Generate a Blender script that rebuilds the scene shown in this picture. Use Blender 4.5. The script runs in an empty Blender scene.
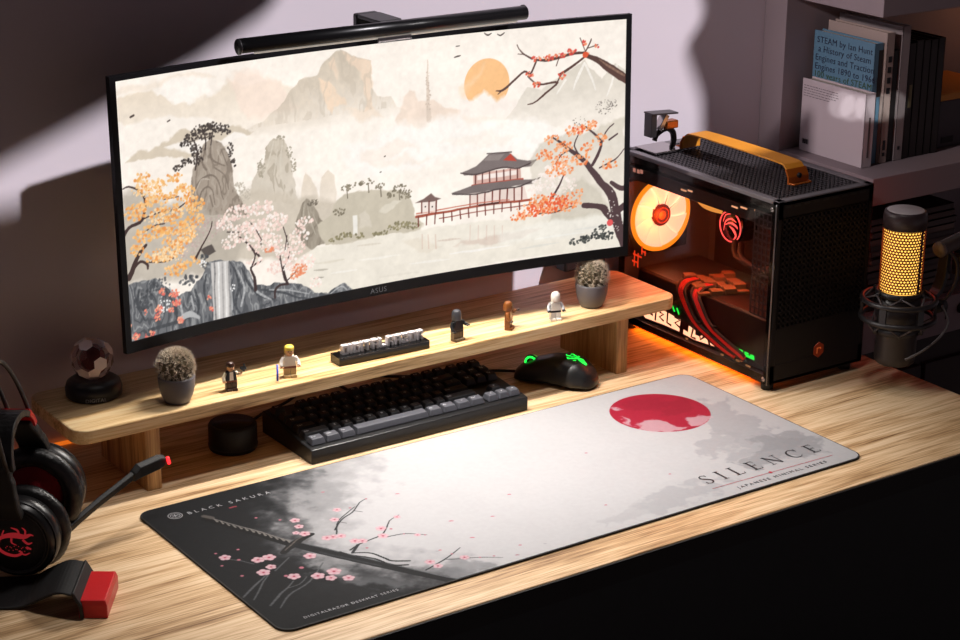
import bpy, bmesh, math, random
import numpy as np
from mathutils import Vector, Matrix, Euler
from mathutils.geometry import tessellate_polygon

PI = math.pi
sc = bpy.context.scene
COL = sc.collection
R = math.radians

# ------------------------------------------------------------------ colours and materials
def lin(c):
    return tuple((v/255/12.92 if v/255 <= .04045 else ((v/255+.055)/1.055)**2.4) for v in c)

MATS = {}
def mat(name, rgb, rough=.5, metal=0, spec=.5, emit=None, es=1, bump=None, coat=0, sub=None):
    """plain procedural surface; bump=(scale,strength) adds fine grain, sub=(scale, amount) a slight tone variation"""
    m = bpy.data.materials.new(name); m.use_nodes = True
    nt = m.node_tree; b = nt.nodes['Principled BSDF']
    c = lin(rgb)
    b.inputs['Base Color'].default_value = (*c, 1)
    b.inputs['Roughness'].default_value = rough
    b.inputs['Metallic'].default_value = metal
    b.inputs['Specular IOR Level'].default_value = spec
    if coat: b.inputs['Coat Weight'].default_value = coat; b.inputs['Coat Roughness'].default_value = .1
    if emit:
        b.inputs['Emission Color'].default_value = (*lin(emit), 1)
        b.inputs['Emission Strength'].default_value = es
    if bump or sub:
        tc = nt.nodes.new('ShaderNodeTexCoord')
    if bump:
        n = nt.nodes.new('ShaderNodeTexNoise'); n.inputs['Scale'].default_value = bump[0]; n.inputs['Detail'].default_value = 4
        bp = nt.nodes.new('ShaderNodeBump'); bp.inputs['Strength'].default_value = bump[1]; bp.inputs['Distance'].default_value = .002
        nt.links.new(tc.outputs['Object'], n.inputs['Vector'])
        nt.links.new(n.outputs['Fac'], bp.inputs['Height']); nt.links.new(bp.outputs['Normal'], b.inputs['Normal'])
    if sub:
        n = nt.nodes.new('ShaderNodeTexNoise'); n.inputs['Scale'].default_value = sub[0]; n.inputs['Detail'].default_value = 5
        r = nt.nodes.new('ShaderNodeValToRGB')
        a = sub[1]
        r.color_ramp.elements[0].position = .3; r.color_ramp.elements[1].position = .7
        r.color_ramp.elements[0].color = (*[v*(1-a) for v in c], 1); r.color_ramp.elements[1].color = (*[min(1, v*(1+a)) for v in c], 1)
        nt.links.new(tc.outputs['Object'], n.inputs['Vector']); nt.links.new(n.outputs['Fac'], r.inputs['Fac'])
        nt.links.new(r.outputs['Color'], b.inputs['Base Color'])
    MATS[name] = m
    return m

def wood(name, tones, scale=1, rough=.45, axis=0):
    """oak: fine pore streaks over broad soft figure, grain running along the given axis"""
    m = bpy.data.materials.new(name); m.use_nodes = True
    nt = m.node_tree; b = nt.nodes['Principled BSDF']; L = nt.links.new
    tc = nt.nodes.new('ShaderNodeTexCoord')
    def layer(across, along, detail, rough_, dist=0):
        mp = nt.nodes.new('ShaderNodeMapping'); s = [across*scale]*3; s[axis] = along*scale
        mp.inputs['Scale'].default_value = s; L(tc.outputs['Object'], mp.inputs['Vector'])
        n = nt.nodes.new('ShaderNodeTexNoise'); n.inputs['Scale'].default_value = 1; n.inputs['Detail'].default_value = detail
        n.inputs['Roughness'].default_value = rough_; n.inputs['Distortion'].default_value = dist
        L(mp.outputs['Vector'], n.inputs['Vector']); return n.outputs['Fac']
    def mix(a, c, f):
        x = nt.nodes.new('ShaderNodeMix'); x.data_type = 'FLOAT'; x.inputs[0].default_value = f; L(a, x.inputs[2]); L(c, x.inputs[3]); return x.outputs[0]
    broad = layer(22, 2.2, 3, .5, 1.2)
    mid = layer(110, 5, 3, .6, .6)
    fine = layer(420, 12, 3, .65)
    v = mix(mix(broad, mid, .45), fine, .36)
    rp = nt.nodes.new('ShaderNodeValToRGB'); e = rp.color_ramp.elements
    pos = [.37, .455, .525, .63]
    e[0].position = pos[0]; e[0].color = (*lin(tones[0]), 1); e[1].position = pos[3]; e[1].color = (*lin(tones[3]), 1)
    for i in (1, 2):
        k = e.new(pos[i]); k.color = (*lin(tones[i]), 1)
    L(v, rp.inputs['Fac']); L(rp.outputs['Color'], b.inputs['Base Color'])
    bp = nt.nodes.new('ShaderNodeBump'); bp.inputs['Strength'].default_value = .15; bp.inputs['Distance'].default_value = .001
    L(fine, bp.inputs['Height']); L(bp.outputs['Normal'], b.inputs['Normal'])
    b.inputs['Roughness'].default_value = rough; b.inputs['Specular IOR Level'].default_value = .35
    MATS[name] = m
    return m

def painted(name, rough, emission=False, bump=None):
    """material showing the colours printed on / displayed by a mesh (colour attribute 'print')"""
    m = bpy.data.materials.new(name); m.use_nodes = True
    nt = m.node_tree; b = nt.nodes['Principled BSDF']
    at = nt.nodes.new('ShaderNodeAttribute'); at.attribute_name = 'print'
    b.inputs['Roughness'].default_value = rough
    if emission:
        b.inputs['Base Color'].default_value = (.004, .004, .004, 1)
        b.inputs['Specular IOR Level'].default_value = .1
        nt.links.new(at.outputs['Color'], b.inputs['Emission Color']); b.inputs['Emission Strength'].default_value = 1
    else:
        b.inputs['Specular IOR Level'].default_value = .2
        nt.links.new(at.outputs['Color'], b.inputs['Base Color'])
    if bump:
        tc = nt.nodes.new('ShaderNodeTexCoord'); n = nt.nodes.new('ShaderNodeTexNoise'); n.inputs['Scale'].default_value = bump[0]
        bp = nt.nodes.new('ShaderNodeBump'); bp.inputs['Strength'].default_value = bump[1]; bp.inputs['Distance'].default_value = .001
        nt.links.new(tc.outputs['Object'], n.inputs['Vector']); nt.links.new(n.outputs['Fac'], bp.inputs['Height']); nt.links.new(bp.outputs['Normal'], b.inputs['Normal'])
    return m

def glass(name, tint, rough=0, ior=1.45, see_through=False):
    m = bpy.data.materials.new(name); m.use_nodes = True
    nt = m.node_tree
    if see_through:   # thin pane: a tinted transparent sheet with a faint gloss
        nt.nodes.remove(nt.nodes['Principled BSDF'])
        out = nt.nodes['Material Output']
        t = nt.nodes.new('ShaderNodeBsdfTransparent'); t.inputs['Color'].default_value = (*lin(tint), 1)
        g = nt.nodes.new('ShaderNodeBsdfGlossy'); g.inputs['Roughness'].default_value = .05
        lw = nt.nodes.new('ShaderNodeLayerWeight'); lw.inputs['Blend'].default_value = .25
        f = nt.nodes.new('ShaderNodeMath'); f.operation = 'MULTIPLY'; f.inputs[1].default_value = .10
        nt.links.new(lw.outputs['Facing'], f.inputs[0])
        mx = nt.nodes.new('ShaderNodeMixShader')
        nt.links.new(f.outputs[0], mx.inputs[0]); nt.links.new(t.outputs[0], mx.inputs[1]); nt.links.new(g.outputs[0], mx.inputs[2])
        nt.links.new(mx.outputs[0], out.inputs['Surface'])
    else:
        b = nt.nodes['Principled BSDF']
        b.inputs['Base Color'].default_value = (*lin(tint), 1); b.inputs['Roughness'].default_value = rough
        b.inputs['Transmission Weight'].default_value = 1; b.inputs['IOR'].default_value = ior
    return m

# ------------------------------------------------------------------ mesh helper
class MB:
    """collects shapes (world coordinates) that become one mesh object"""
    def __init__(self): self.v = []; self.f = []; self.mi = []; self.sm = []; self.M = Matrix.Identity(4); self.m = 0
    def add(self, vs, fs, smooth=False):
        o = len(self.v)
        for p in vs: self.v.append(tuple(self.M @ Vector(p)))
        for f in fs: self.f.append([i+o for i in f]); self.mi.append(self.m); self.sm.append(smooth)
        return self
    def box(self, x0, x1, y0, y1, z0, z1):
        return self.add([(x0,y0,z0),(x1,y0,z0),(x1,y1,z0),(x0,y1,z0),(x0,y0,z1),(x1,y0,z1),(x1,y1,z1),(x0,y1,z1)],
                        [(3,2,1,0),(4,5,6,7),(0,1,5,4),(1,2,6,5),(2,3,7,6),(3,0,4,7)])
    def prism(self, pts, z0, z1):
        n = len(pts)
        vs = [(x,y,z0) for x,y in pts]+[(x,y,z1) for x,y in pts]
        return self.add(vs, [tuple(range(n-1,-1,-1)), tuple(range(n,2*n))]+[(i,(i+1)%n,n+(i+1)%n,n+i) for i in range(n)])
    def lathe(self, prof, c=(0,0,0), seg=32, sx=1, sy=1, closed=True, smooth=True):
        vs = []; fs = []; k = len(prof)
        for r, z in prof:
            for i in range(seg):
                a = 2*PI*i/seg; vs.append((c[0]+r*sx*math.cos(a), c[1]+r*sy*math.sin(a), c[2]+z))
        for j in range(k-1):
            for i in range(seg):
                fs.append((j*seg+i, j*seg+(i+1)%seg, (j+1)*seg+(i+1)%seg, (j+1)*seg+i))
        if closed:
            fs.append(tuple(range(seg-1,-1,-1))); fs.append(tuple((k-1)*seg+i for i in range(seg)))
        return self.add(vs, fs, smooth)
    def torus(self, R_, r, c=(0,0,0), seg=40, rs=10, a0=0, a1=2*PI, sx=1, sy=1):
        vs=[]; fs=[]; full = abs(a1-a0-2*PI) < 1e-6; n = seg if full else seg+1
        for i in range(n):
            a = a0+(a1-a0)*i/seg
            for j in range(rs):
                b = 2*PI*j/rs; q = R_+r*math.cos(b)
                vs.append((c[0]+q*math.cos(a)*sx, c[1]+q*math.sin(a)*sy, c[2]+r*math.sin(b)))
        for i in range(n if full else n-1):
            for j in range(rs):
                fs.append((i*rs+j, ((i+1)%n)*rs+j, ((i+1)%n)*rs+(j+1)%rs, i*rs+(j+1)%rs))
        return self.add(vs, fs, True)
    def tube(self, path, r, rs=8, cap=True):
        path = [Vector(p) for p in path]; n = len(path); vs=[]; fs=[]
        rr = r if isinstance(r, (list, tuple)) else [r]*n
        up = None
        for i, p in enumerate(path):
            t = (path[min(i+1,n-1)]-path[max(i-1,0)]).normalized()
            if up is None:
                up = Vector((0,0,1)) if abs(t.z) < .9 else Vector((1,0,0))
            s = t.cross(up).normalized(); up = s.cross(t).normalized()
            for j in range(rs):
                a = 2*PI*j/rs; vs.append(tuple(p+(s*math.cos(a)+up*math.sin(a))*rr[i]))
        for i in range(n-1):
            for j in range(rs): fs.append((i*rs+j, i*rs+(j+1)%rs, (i+1)*rs+(j+1)%rs, (i+1)*rs+j))
        if cap: fs.append(tuple(range(rs-1,-1,-1))); fs.append(tuple((n-1)*rs+j for j in range(rs)))
        return self.add(vs, fs, True)
    def band(self, path, side, w, t):
        """flat strap along a path: side = width direction, w width (or list), t thickness"""
        path = [Vector(p) for p in path]; n = len(path); vs=[]; fs=[]
        ww = w if isinstance(w,(list,tuple)) else [w]*n
        sd = Vector(side).normalized()
        for i, p in enumerate(path):
            tg = (path[min(i+1,n-1)]-path[max(i-1,0)]).normalized(); nn = tg.cross(sd).normalized()
            for a, b in ((-1,-1),(1,-1),(1,1),(-1,1)): vs.append(tuple(p+sd*a*ww[i]/2+nn*b*t/2))
        for i in range(n-1):
            for j in range(4): fs.append((i*4+j, i*4+(j+1)%4, (i+1)*4+(j+1)%4, (i+1)*4+j))
        fs.append((3,2,1,0)); fs.append(tuple((n-1)*4+j for j in range(4)))
        return self.add(vs, fs)
    def loft(self, rings, smooth=True):
        k = len(rings[0]); vs = [p for r in rings for p in r]; fs = []
        for i in range(len(rings)-1):
            for j in range(k): fs.append((i*k+j, i*k+(j+1)%k, (i+1)*k+(j+1)%k, (i+1)*k+j))
        fs.append(tuple(range(k-1,-1,-1))); fs.append(tuple((len(rings)-1)*k+j for j in range(k)))
        return self.add(vs, fs, smooth)
    def sphere(self, c, r, seg=20, rings=12, s=(1,1,1)):
        vs=[(c[0],c[1],c[2]-r*s[2])]; fs=[]
        for i in range(1, rings):
            a = -PI/2+PI*i/rings
            for j in range(seg):
                b = 2*PI*j/seg; vs.append((c[0]+r*s[0]*math.cos(a)*math.cos(b), c[1]+r*s[1]*math.cos(a)*math.sin(b), c[2]+r*s[2]*math.sin(a)))
        vs.append((c[0],c[1],c[2]+r*s[2])); t = len(vs)-1
        for j in range(seg): fs.append((0,1+(j+1)%seg,1+j)); fs.append((t, 1+(rings-2)*seg+j, 1+(rings-2)*seg+(j+1)%seg))
        for i in range(rings-2):
            for j in range(seg): fs.append((1+i*seg+j,1+i*seg+(j+1)%seg,1+(i+1)*seg+(j+1)%seg,1+(i+1)*seg+j))
        return self.add(vs, fs, True)
    def strip(self, pts, z=0):
        """flat stroke of varying width in the local xy plane; pts (x,y,w)"""
        vs=[]; fs=[]; n=len(pts)
        for i,(x,y,w) in enumerate(pts):
            a=pts[max(i-1,0)]; b=pts[min(i+1,n-1)]; t=Vector((b[0]-a[0],b[1]-a[1])); 
            t=t.normalized() if t.length>0 else Vector((1,0)); nx,ny=-t.y*w/2,t.x*w/2
            vs+=[(x+nx,y+ny,z),(x-nx,y-ny,z)]
        for i in range(n-1): fs.append((2*i,2*i+1,2*i+3,2*i+2))
        return self.add(vs,fs)
    def text(self, s, size, depth=0.0002, align='LEFT', space=1.0):
        vs, fs = text_geo(s, size, depth, align, space)
        return self.add(vs, fs)
    def build(self, name, mats, parent=None, bevel=0, seg=2, auto=True):
        me = bpy.data.meshes.new(name)
        o = parent; off = Vector((0,0,0))
        if parent is not None:
            off = WORLD.get(parent.name, Vector((0,0,0)))
        vs = [(x-off.x, y-off.y, z-off.z) for x,y,z in self.v]
        me.from_pydata(vs, [], self.f)
        mats = mats if isinstance(mats,(list,tuple)) else [mats]
        for m in mats: me.materials.append(m)
        me.polygons.foreach_set('material_index', self.mi)
        me.polygons.foreach_set('use_smooth', self.sm)
        me.update()
        ob = bpy.data.objects.new(name, me); COL.objects.link(ob)
        if parent is not None: ob.parent = parent
        WORLD[ob.name] = off
        if bevel:
            b = ob.modifiers.new('bevel','BEVEL'); b.width = bevel; b.segments = seg; b.limit_method = 'ANGLE'; b.angle_limit = R(40); b.harden_normals = False
        return ob
WORLD = {}

_tg = {}
def text_geo(s, size, depth, align, space):
    k = (s,size,depth,align,space)
    if k in _tg: return _tg[k]
    cu = bpy.data.curves.new('t','FONT'); cu.body = s; cu.size = size; cu.extrude = depth/2; cu.align_x = align; cu.space_character = space; cu.resolution_u = 3
    ob = bpy.data.objects.new('t', cu); COL.objects.link(ob)
    dg = bpy.context.evaluated_depsgraph_get(); dg.update()
    me = bpy.data.meshes.new_from_object(ob.evaluated_get(dg))
    vs = [tuple(v.co) for v in me.vertices]; fs = [tuple(p.vertices) for p in me.polygons]
    bpy.data.objects.remove(ob); bpy.data.curves.remove(cu); bpy.data.meshes.remove(me)
    _tg[k] = (vs, fs); return vs, fs

def thing(name, label, cat, loc=(0,0,0), group=None):
    o = bpy.data.objects.new(name, None); COL.objects.link(o); o.location = loc; o.empty_display_size = .02
    WORLD[o.name] = Vector(loc)
    o['label'] = label; o['category'] = cat
    if group: o['group'] = group
    return o
def tag(o, label, cat, group=None):
    o['label'] = label; o['category'] = cat
    if group: o['group'] = group
    return o
def struct(o): o['kind'] = 'structure'; return o
def copy_tree(o, parent=None):
    c = o.copy(); COL.objects.link(c)
    if parent is not None: c.parent = parent
    for ch in list(o.children): copy_tree(ch, c)
    return c
def rrect(x0,x1,y0,y1,r,n=6):
    pts=[]
    for cx,cy,a in ((x1-r,y0+r,-90),(x1-r,y1-r,0),(x0+r,y1-r,90),(x0+r,y0+r,180)):
        for i in range(n+1):
            t=R(a+90*i/n); pts.append((cx+r*math.cos(t),cy+r*math.sin(t)))
    return pts
def frame(loc, xa, ya):
    """matrix whose local x/y axes are xa, ya at loc (z = xa x ya)"""
    xa=Vector(xa).normalized(); ya=Vector(ya); ya=(ya-xa*ya.dot(xa)).normalized(); za=xa.cross(ya)
    return Matrix(((xa.x,ya.x,za.x,loc[0]),(xa.y,ya.y,za.y,loc[1]),(xa.z,ya.z,za.z,loc[2]),(0,0,0,1)))
def smooth_path(pts, n=6):
    out=[]; P=[Vector(p) for p in pts]
    for i in range(len(P)-1):
        a=P[max(i-1,0)]; b=P[i]; c=P[i+1]; d=P[min(i+2,len(P)-1)]
        for k in range(n):
            t=k/n; out.append(.5*((2*b)+(c-a)*t+(2*a-5*b+4*c-d)*t*t+(3*b-a-3*c+d)*t**3))
    out.append(P[-1]); return out

# artwork shown on the screen, in millimetres from the lower left of the panel
SCREEN_ART=[
["p",[229,212,190],0.85,4.5,4.5,[[10,336.9],[44.2,338.1],[63.6,339.1],[73.2,326.2],[117.4,310.8],[152.6,317.5],[176.4,333.9],[201.8,325.2],[228.1,329.7],[285.7,309],[330.6,259.7],[329.2,218.5],[220.5,234.5],[183.6,269.5],[130,293.3],[67.2,302.7],[11.8,301.2]],[349.6,245.3]],
["p",[246,224,208],0.8,7.5,4.5,[[176.4,333.9],[195,341.9],[225.5,340.6],[247.8,324.5],[270,301.6],[284.6,279.4],[207.1,276.7],[185.6,306.3]],None],
["p",[243,228,212],0.8,4.5,4.5,[[10.9,349.3],[134.8,349.8],[156.9,339.1],[119.1,339],[74.2,341.4],[44.3,339.4],[10.4,341.9]],None],
["p",[253,245,236],0.9,4.5,4.5,[[73.2,326.2],[83.4,344],[112,345.1],[141.9,341.1],[152.9,321.4],[132.9,316.3],[117.4,310.8]],None],
["p",[214,199,178],0.9,3,4.5,[[14.1,252.2],[38.9,263.4],[76.8,266.3],[107.8,278.3],[138.2,277.6],[179.1,271.5],[209.4,261.7],[167.1,246.7],[113.3,243.3],[68,246.9],[38,250.7]],None],
["p",[254,246,238],0.9,3,3,[[76.4,259.8],[114.5,262.9],[152.4,258.3],[183.2,261.6],[206.1,256.8],[167.1,248],[128.7,246.1],[80.6,255.2]],None],
["p",[240,219,202],0.9,3,3,[[432.6,246.6],[440.9,262.4],[449.1,276.8],[460.4,285.2],[466.6,281.7],[472.7,268.4],[496.4,264.3],[512.2,255.4],[551.9,241],[599.9,230],[664.1,223.3],[664.2,208.7],[440.3,234.4]],[248.5,225.7]],
["p",[212,198,180],1,1.8,2.2,[[200.3,264.4],[225.3,271.4],[250.6,284],[286.2,319.7],[301.7,321.8],[314.2,323],[325.6,339.2],[341.5,350.8],[352.5,353.6],[372.3,342],[383.1,338],[397.1,333.8],[397.6,295.3],[406.7,283.2],[428.6,279.2],[436.2,264.3],[464.4,248.3],[511.7,219.9],[511.5,208.5],[199.9,256.4]],[311.3,251.1]],
["p",[243,215,188],0.85,3,4.5,[[317.1,318.6],[331,314.2],[338.2,299.7],[353.4,286.9],[356.2,275.6],[337.6,280.7],[333.9,264.7],[325.1,279.6],[322.6,298.9]],None],
["p",[240,214,190],0.7,3,3,[[331.8,338.4],[339.8,345.6],[348.4,323],[344.9,312.5]],None],
["p",[242,216,192],0.8,3,4.5,[[355.5,351.9],[372.3,342],[397.1,333.8],[398.3,262],[387.3,266.1],[382.3,310.8],[367.3,328.9]],None],
["p",[244,222,200],0.6,6,4.5,[[354.5,270.3],[396.8,267.7],[415.4,251.5],[377.5,253.5]],None],
["s",[224,206,190],0.9,[[486.3,324.2,1.2],[486.7,307.5,2.4],[486.6,282.3,4.5],[486.8,261.2,6],[488.1,239.8,9]]],
["b",[[205,186,170]],42,0.55,1.22,[[486.6,296.3,3.2,13.9],[487,268.2,4.7,16.8]],0.9],
["d",[247,192,134],1,580.1,280.8,36],
["p",[250,212,172],0.6,9,4.5,[[541.1,279.2],[568.3,301.9],[579.5,306.4],[552.2,275.2],[545.7,261.7]],None],
["p",[252,240,230],1,6,3,[[536.1,257],[558.4,258.9],[574.5,270],[582.4,262],[593.6,252.3],[608,259.4],[628.8,251.5],[632,229.5],[535.9,237.1]],None],
["p",[220,211,197],1,1.8,2.2,[[609.5,226.1],[625.6,244.6],[643.2,268.8],[665.6,262.3],[683.2,272.2],[699.2,280.9],[718.3,290.8],[735.8,299.4],[750.4,285.2],[765,270.8],[776,283],[787.1,292.4],[805,277.8],[806.6,185.9],[761.3,184.1],[696.4,206.8]],[287.7,192.5]],
["s",[246,239,230],0.8,[[735.8,296.5,3],[724.8,275.7,3.8],[718.6,258.8,1.5]]],
["s",[246,239,230],0.8,[[735.8,296.5,3],[747.3,273.8,3],[753.9,255.7,1.5]]],
["s",[246,239,230],0.8,[[705.6,274.5,3],[692.9,255.4,2.2]]],
["s",[246,239,230],0.8,[[787.2,288,3],[779.6,262.3,3],[771.8,245.3,1.5]]],
["p",[254,247,240],0.85,12,7.5,[[345.1,221.8],[392.5,223.7],[432.5,239.6],[472,230.4],[519.9,238.9],[551.7,223.8],[599.8,225.7],[664.1,214.5],[728.8,196.2],[805.2,177],[805.4,162],[696.8,150.6],[567.5,184.5],[470.9,167.9],[375.3,175.5]],None],
["p",[248,232,218],0.6,6,6,[[376.3,211.9],[439.8,213.3],[471.5,202.1],[423.6,197],[503.1,180.9],[439.1,180.7],[375.8,195.1]],None],
["p",[250,238,226],0.6,6,6,[[503.6,209.5],[599.8,209.8],[631.9,194.6],[551.4,189.3]],None],
["v",[[200.3,264.4],[225.3,271.4],[250.6,284],[286.2,319.7],[301.7,321.8],[314.2,323],[325.6,339.2],[341.5,350.8],[352.5,353.6],[372.3,342],[383.1,338],[397.1,333.8],[397.6,295.3],[406.7,283.2],[428.6,279.2],[436.2,264.3]],[200,186,168],[230,214,194],9,0.4],
["s",[92,66,60],1,[[806.8,264.4,13.5],[779.2,282.8,12],[759.8,296.7,9],[738.9,307.1,6]]],
["s",[150,118,100],0.7,[[800.3,272.3,3],[776,287.4,3],[759.8,298.9,1.5]]],
["s",[92,66,60],1,[[737.3,312.3,3.9],[714.9,310.6,4.5],[695.8,307.2,4.5],[678.2,305.8,4.5],[659.1,307.5,3]]],
["s",[92,66,60],1,[[652.7,309.5,3],[640,317.1,2.2],[633.6,324.1,1.8],[628.8,331.6,1.5]]],
["s",[92,66,60],1,[[640,317.1,1.5],[630.4,318.7,1.2]]],
["s",[92,66,60],1,[[659.1,304.7,3],[649.6,287.6,3],[640,292.1,3],[620.8,278.8,3],[604.8,269.7,3],[595.2,269.3,1.5]]],
["s",[92,66,60],1,[[604.8,269.7,1.8],[598.4,264.7,1.5]]],
["s",[92,66,60],1,[[645.9,284.7,2.2],[657.6,274.6,2.4],[670.4,272,3],[692.8,271.9,3],[673.6,257.2,3],[657.6,247.2,2.4],[645.9,244.7,1.5]]],
["s",[92,66,60],1,[[692.8,272.8,2.2],[699.1,283.8,2.2]]],
["s",[92,66,60],1,[[735.7,305.2,3],[715.1,291.9,3.8],[695.9,283.4,3.8]]],
["s",[92,66,60],1,[[737.3,312.3,2.2],[745.1,324.7,2.2],[746.6,330.3,1.5]]],
["s",[92,66,60],1,[[742,317.7,1.5],[756.3,320.9,1.5]]],
["s",[92,66,60],1,[[737.2,315.2,1.5],[729.1,333.2,1.5]]],
["s",[92,66,60],1,[[695.8,307.2,1.5],[691.1,296.1,1.5]]],
["b",[[226,96,70],[240,150,112],[214,74,70]],140,0.89,2.11,[[659.1,309,8,4.2],[678.2,308.7,9.6,4.3],[695.8,310,11.1,4.4],[714.9,314.2,8,4.3],[738.9,307.9,4.8,4.3],[735.5,325.5,3.2,4.3],[648,285.6,6.4,5.8],[659.2,271.6,6.4,4.3],[700.7,282.2,6.5,5.8],[756.3,319.5,4.8,4.3]],0.9],
["d",[222,92,58],1,737.3,308,4.5],
["p",[196,184,166],1,1.8,3,[[201.8,169.5],[212.5,197.7],[227.4,217.1],[229.8,235.7],[243.6,247.3],[258.3,246.5],[264.8,230.5],[269.3,210.7],[273.8,184.4],[277.8,149.9]],[257.4,79.5]],
["b",[[168,158,140]],105,0.67,1.67,[[250.5,246.2,10.8,2.7],[266.7,224.8,4.7,8.1],[272.2,206.1,4.7,11],[222.4,209.7,6.2,13.5]],0.9],
["v",[[201.8,169.5],[212.5,197.7],[227.4,217.1],[229.8,235.7],[243.6,247.3],[258.3,246.5],[264.8,230.5],[269.3,210.7],[273.8,184.4],[277.8,149.9]],[172,160,142],[214,204,188],13,0.6],
["s",[216,206,190],0.7,[[242.6,242,2.2],[235.3,218.6,2.2],[221.3,186.7,1.5]]],
["s",[216,206,190],0.7,[[256.5,239.9,2.2],[252,209.2,3],[256.7,174.1,1.5]]],
["s",[216,206,190],0.7,[[248.3,230.3,1.5],[242.1,197.1,2.2]]],
["p",[222,206,186],1,2.2,2.2,[[279.2,145.5],[286.9,181.8],[293.7,193.2],[301.2,183.8],[308.3,163.2],[310.5,137.6]],[222.9,98]],
["p",[224,209,190],1,2.2,2.2,[[309.2,144.8],[315.3,181.6],[325.1,191.3],[334.2,181.6],[339.7,154.1],[343.5,125.2]],[218.4,92.6]],
["p",[206,194,177],0.9,9,4.5,[[101.8,180.3],[125,182.8],[186.6,177.5],[210.2,181.7],[279.8,162.1],[318.9,150.3],[350.3,138.3],[348.9,94.4],[295.9,86.3],[276.1,70],[104.7,102.8]],None],
["p",[167,153,139],1,1.8,2.4,[[104,166.5],[109.5,181.5],[114.4,211.3],[118.2,224],[129.8,238],[135.4,255.6],[146.4,260.5],[162.9,255.3],[173.4,236.3],[177.7,214.2],[178,191.8],[188,174.5],[197.7,149.6]],None],
["v",[[104,166.5],[109.5,181.5],[114.4,211.3],[118.2,224],[129.8,238],[135.4,255.6],[146.4,260.5],[162.9,255.3],[173.4,236.3],[177.7,214.2],[178,191.8],[188,174.5],[197.7,149.6]],[132,119,107],[186,174,160],15,0.7],
["s",[128,115,104],0.85,[[115.9,184.4,2.2],[123.1,203.2,2.2],[135.9,211.7,3],[148.2,211,2.2],[156.8,198.8,2.2],[161.7,176.4,1.5]]],
["s",[128,115,104],0.85,[[123.1,176.4,2.2],[130.2,192.6,2.7],[139.7,197.7,2.2],[147,189.7,1.8],[149.1,171.8,1.5]]],
["s",[128,115,104],0.85,[[138,247.3,2.2],[132.4,230.9,2.2],[138,220.7,3]]],
["s",[128,115,104],0.85,[[147.4,251.1,1.8],[145,235.5,2.7],[155.2,227.2,2.2],[167.2,221.2,1.8]]],
["s",[128,115,104],0.85,[[162.3,243.4,1.8],[170.4,222.1,1.8]]],
["s",[128,115,104],0.85,[[150.3,221.3,1.8],[166.5,207.9,1.8],[171.6,188.2,1.5]]],
["s",[128,115,104],0.85,[[142.1,185.2,2.4],[145.9,169.7,2.4]]],
["s",[196,184,170],0.7,[[119.3,190.5,1.5],[129.6,208.8,1.8],[141.8,206.7,1.5]]],
["s",[196,184,170],0.7,[[141,246.8,1.5],[138.6,231.2,1.5]]],
["s",[196,184,170],0.7,[[156.2,244.4,1.5],[161.6,230.2,1.5]]],
["b",[[72,63,60],[92,82,76],[60,54,52]],402,0.78,1.89,[[136.6,276.5,18.2,5.2],[153.4,276.6,15.2,5.3],[168.3,269.1,12.2,6.6],[117.8,267.6,12.1,6.5],[109.7,259.7,9.1,3.9],[124.3,249.4,9.1,7.9],[123.6,236.4,10.6,7.8],[106.7,235.2,9.1,5.2],[94.2,230.7,7.6,3.9],[176,241.3,4.6,10.6],[181.2,223,4.6,6.7],[139.1,266.9,18.2,6.6]],0.9],
["s",[70,60,58],1,[[138,247.3,2.2],[140.2,260.2,2.2],[136.5,273.9,1.5]]],
["s",[70,60,58],1,[[147.4,252.4,1.8],[151.6,271.6,1.5]]],
["s",[70,60,58],1,[[121.3,223.5,2.1],[125.7,246.6,1.8],[117.7,266.3,1.5]]],
["b",[[190,180,165]],87,0.67,1.55,[[187.2,188.3,9.2,8.1],[195.9,177.3,9.3,8.1]],0.7],
["p",[158,147,132],1,1.8,2.4,[[273.5,122.7],[277.2,136],[284.2,151.6],[289,155],[296.7,149.6],[303.4,138],[311.6,123.3],[322.3,111.6],[329.9,100.4],[315.1,88.7],[295.8,84.9],[277.4,100.9]],None],
["v",[[273.5,122.7],[277.2,136],[284.2,151.6],[289,155],[296.7,149.6],[303.4,138],[311.6,123.3],[322.3,111.6],[329.9,100.4],[315.1,88.7],[295.8,84.9],[277.4,100.9]],[132,122,108],[180,170,154],15,0.6],
["s",[186,176,160],0.8,[[288.9,150.9,1.5],[285.1,134.7,2.1],[287.3,110.5,1.5]]],
["s",[186,176,160],0.8,[[293.4,146,1.5],[295.8,125.9,2.1],[302.9,103.6,1.5]]],
["s",[186,176,160],0.8,[[300.9,133.5,1.5],[309.5,109.5,1.5]]],
["b",[[120,110,98]],38,0.67,1.44,[[301.4,148.9,9.5,4.1]],0.9],
["p",[203,193,174],1,2.2,3,[[306.5,115.7],[327.6,127.7],[337.6,140.3],[353.9,151.9],[376.3,155.6],[406.5,154],[438.4,146.5],[454.2,135.6],[460.3,117.4],[464.8,102.2],[475.9,88.9],[469.3,81.2],[372.6,84.8],[318.2,85.3]],None],
["p",[222,213,196],0.9,2.2,2.2,[[405.7,119.8],[415.5,129.8],[431.7,134.6],[441.2,130.3],[425,122.6],[415.2,115.5]],None],
["p",[218,208,192],0.8,3,3,[[373.6,119],[381.7,123.5],[389.6,116.5],[392.3,98.9],[373,99.1]],None],
["p",[238,233,224],1,1.5,0.4,[[363.3,120.6],[370.5,120.2],[370.2,93.8],[362.9,93.5]],None],
["b",[[154,145,112],[134,126,100]],157,0.89,2,[[348.9,94.4,14.3,4.3],[372.8,90.5,14.4,3.6],[437.2,94.8,19.3,5.7],[456.5,90.4,12.9,4.3],[404.9,88.2,16,2.9],[332.8,91.4,9.5,2.8]],0.9],
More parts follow.
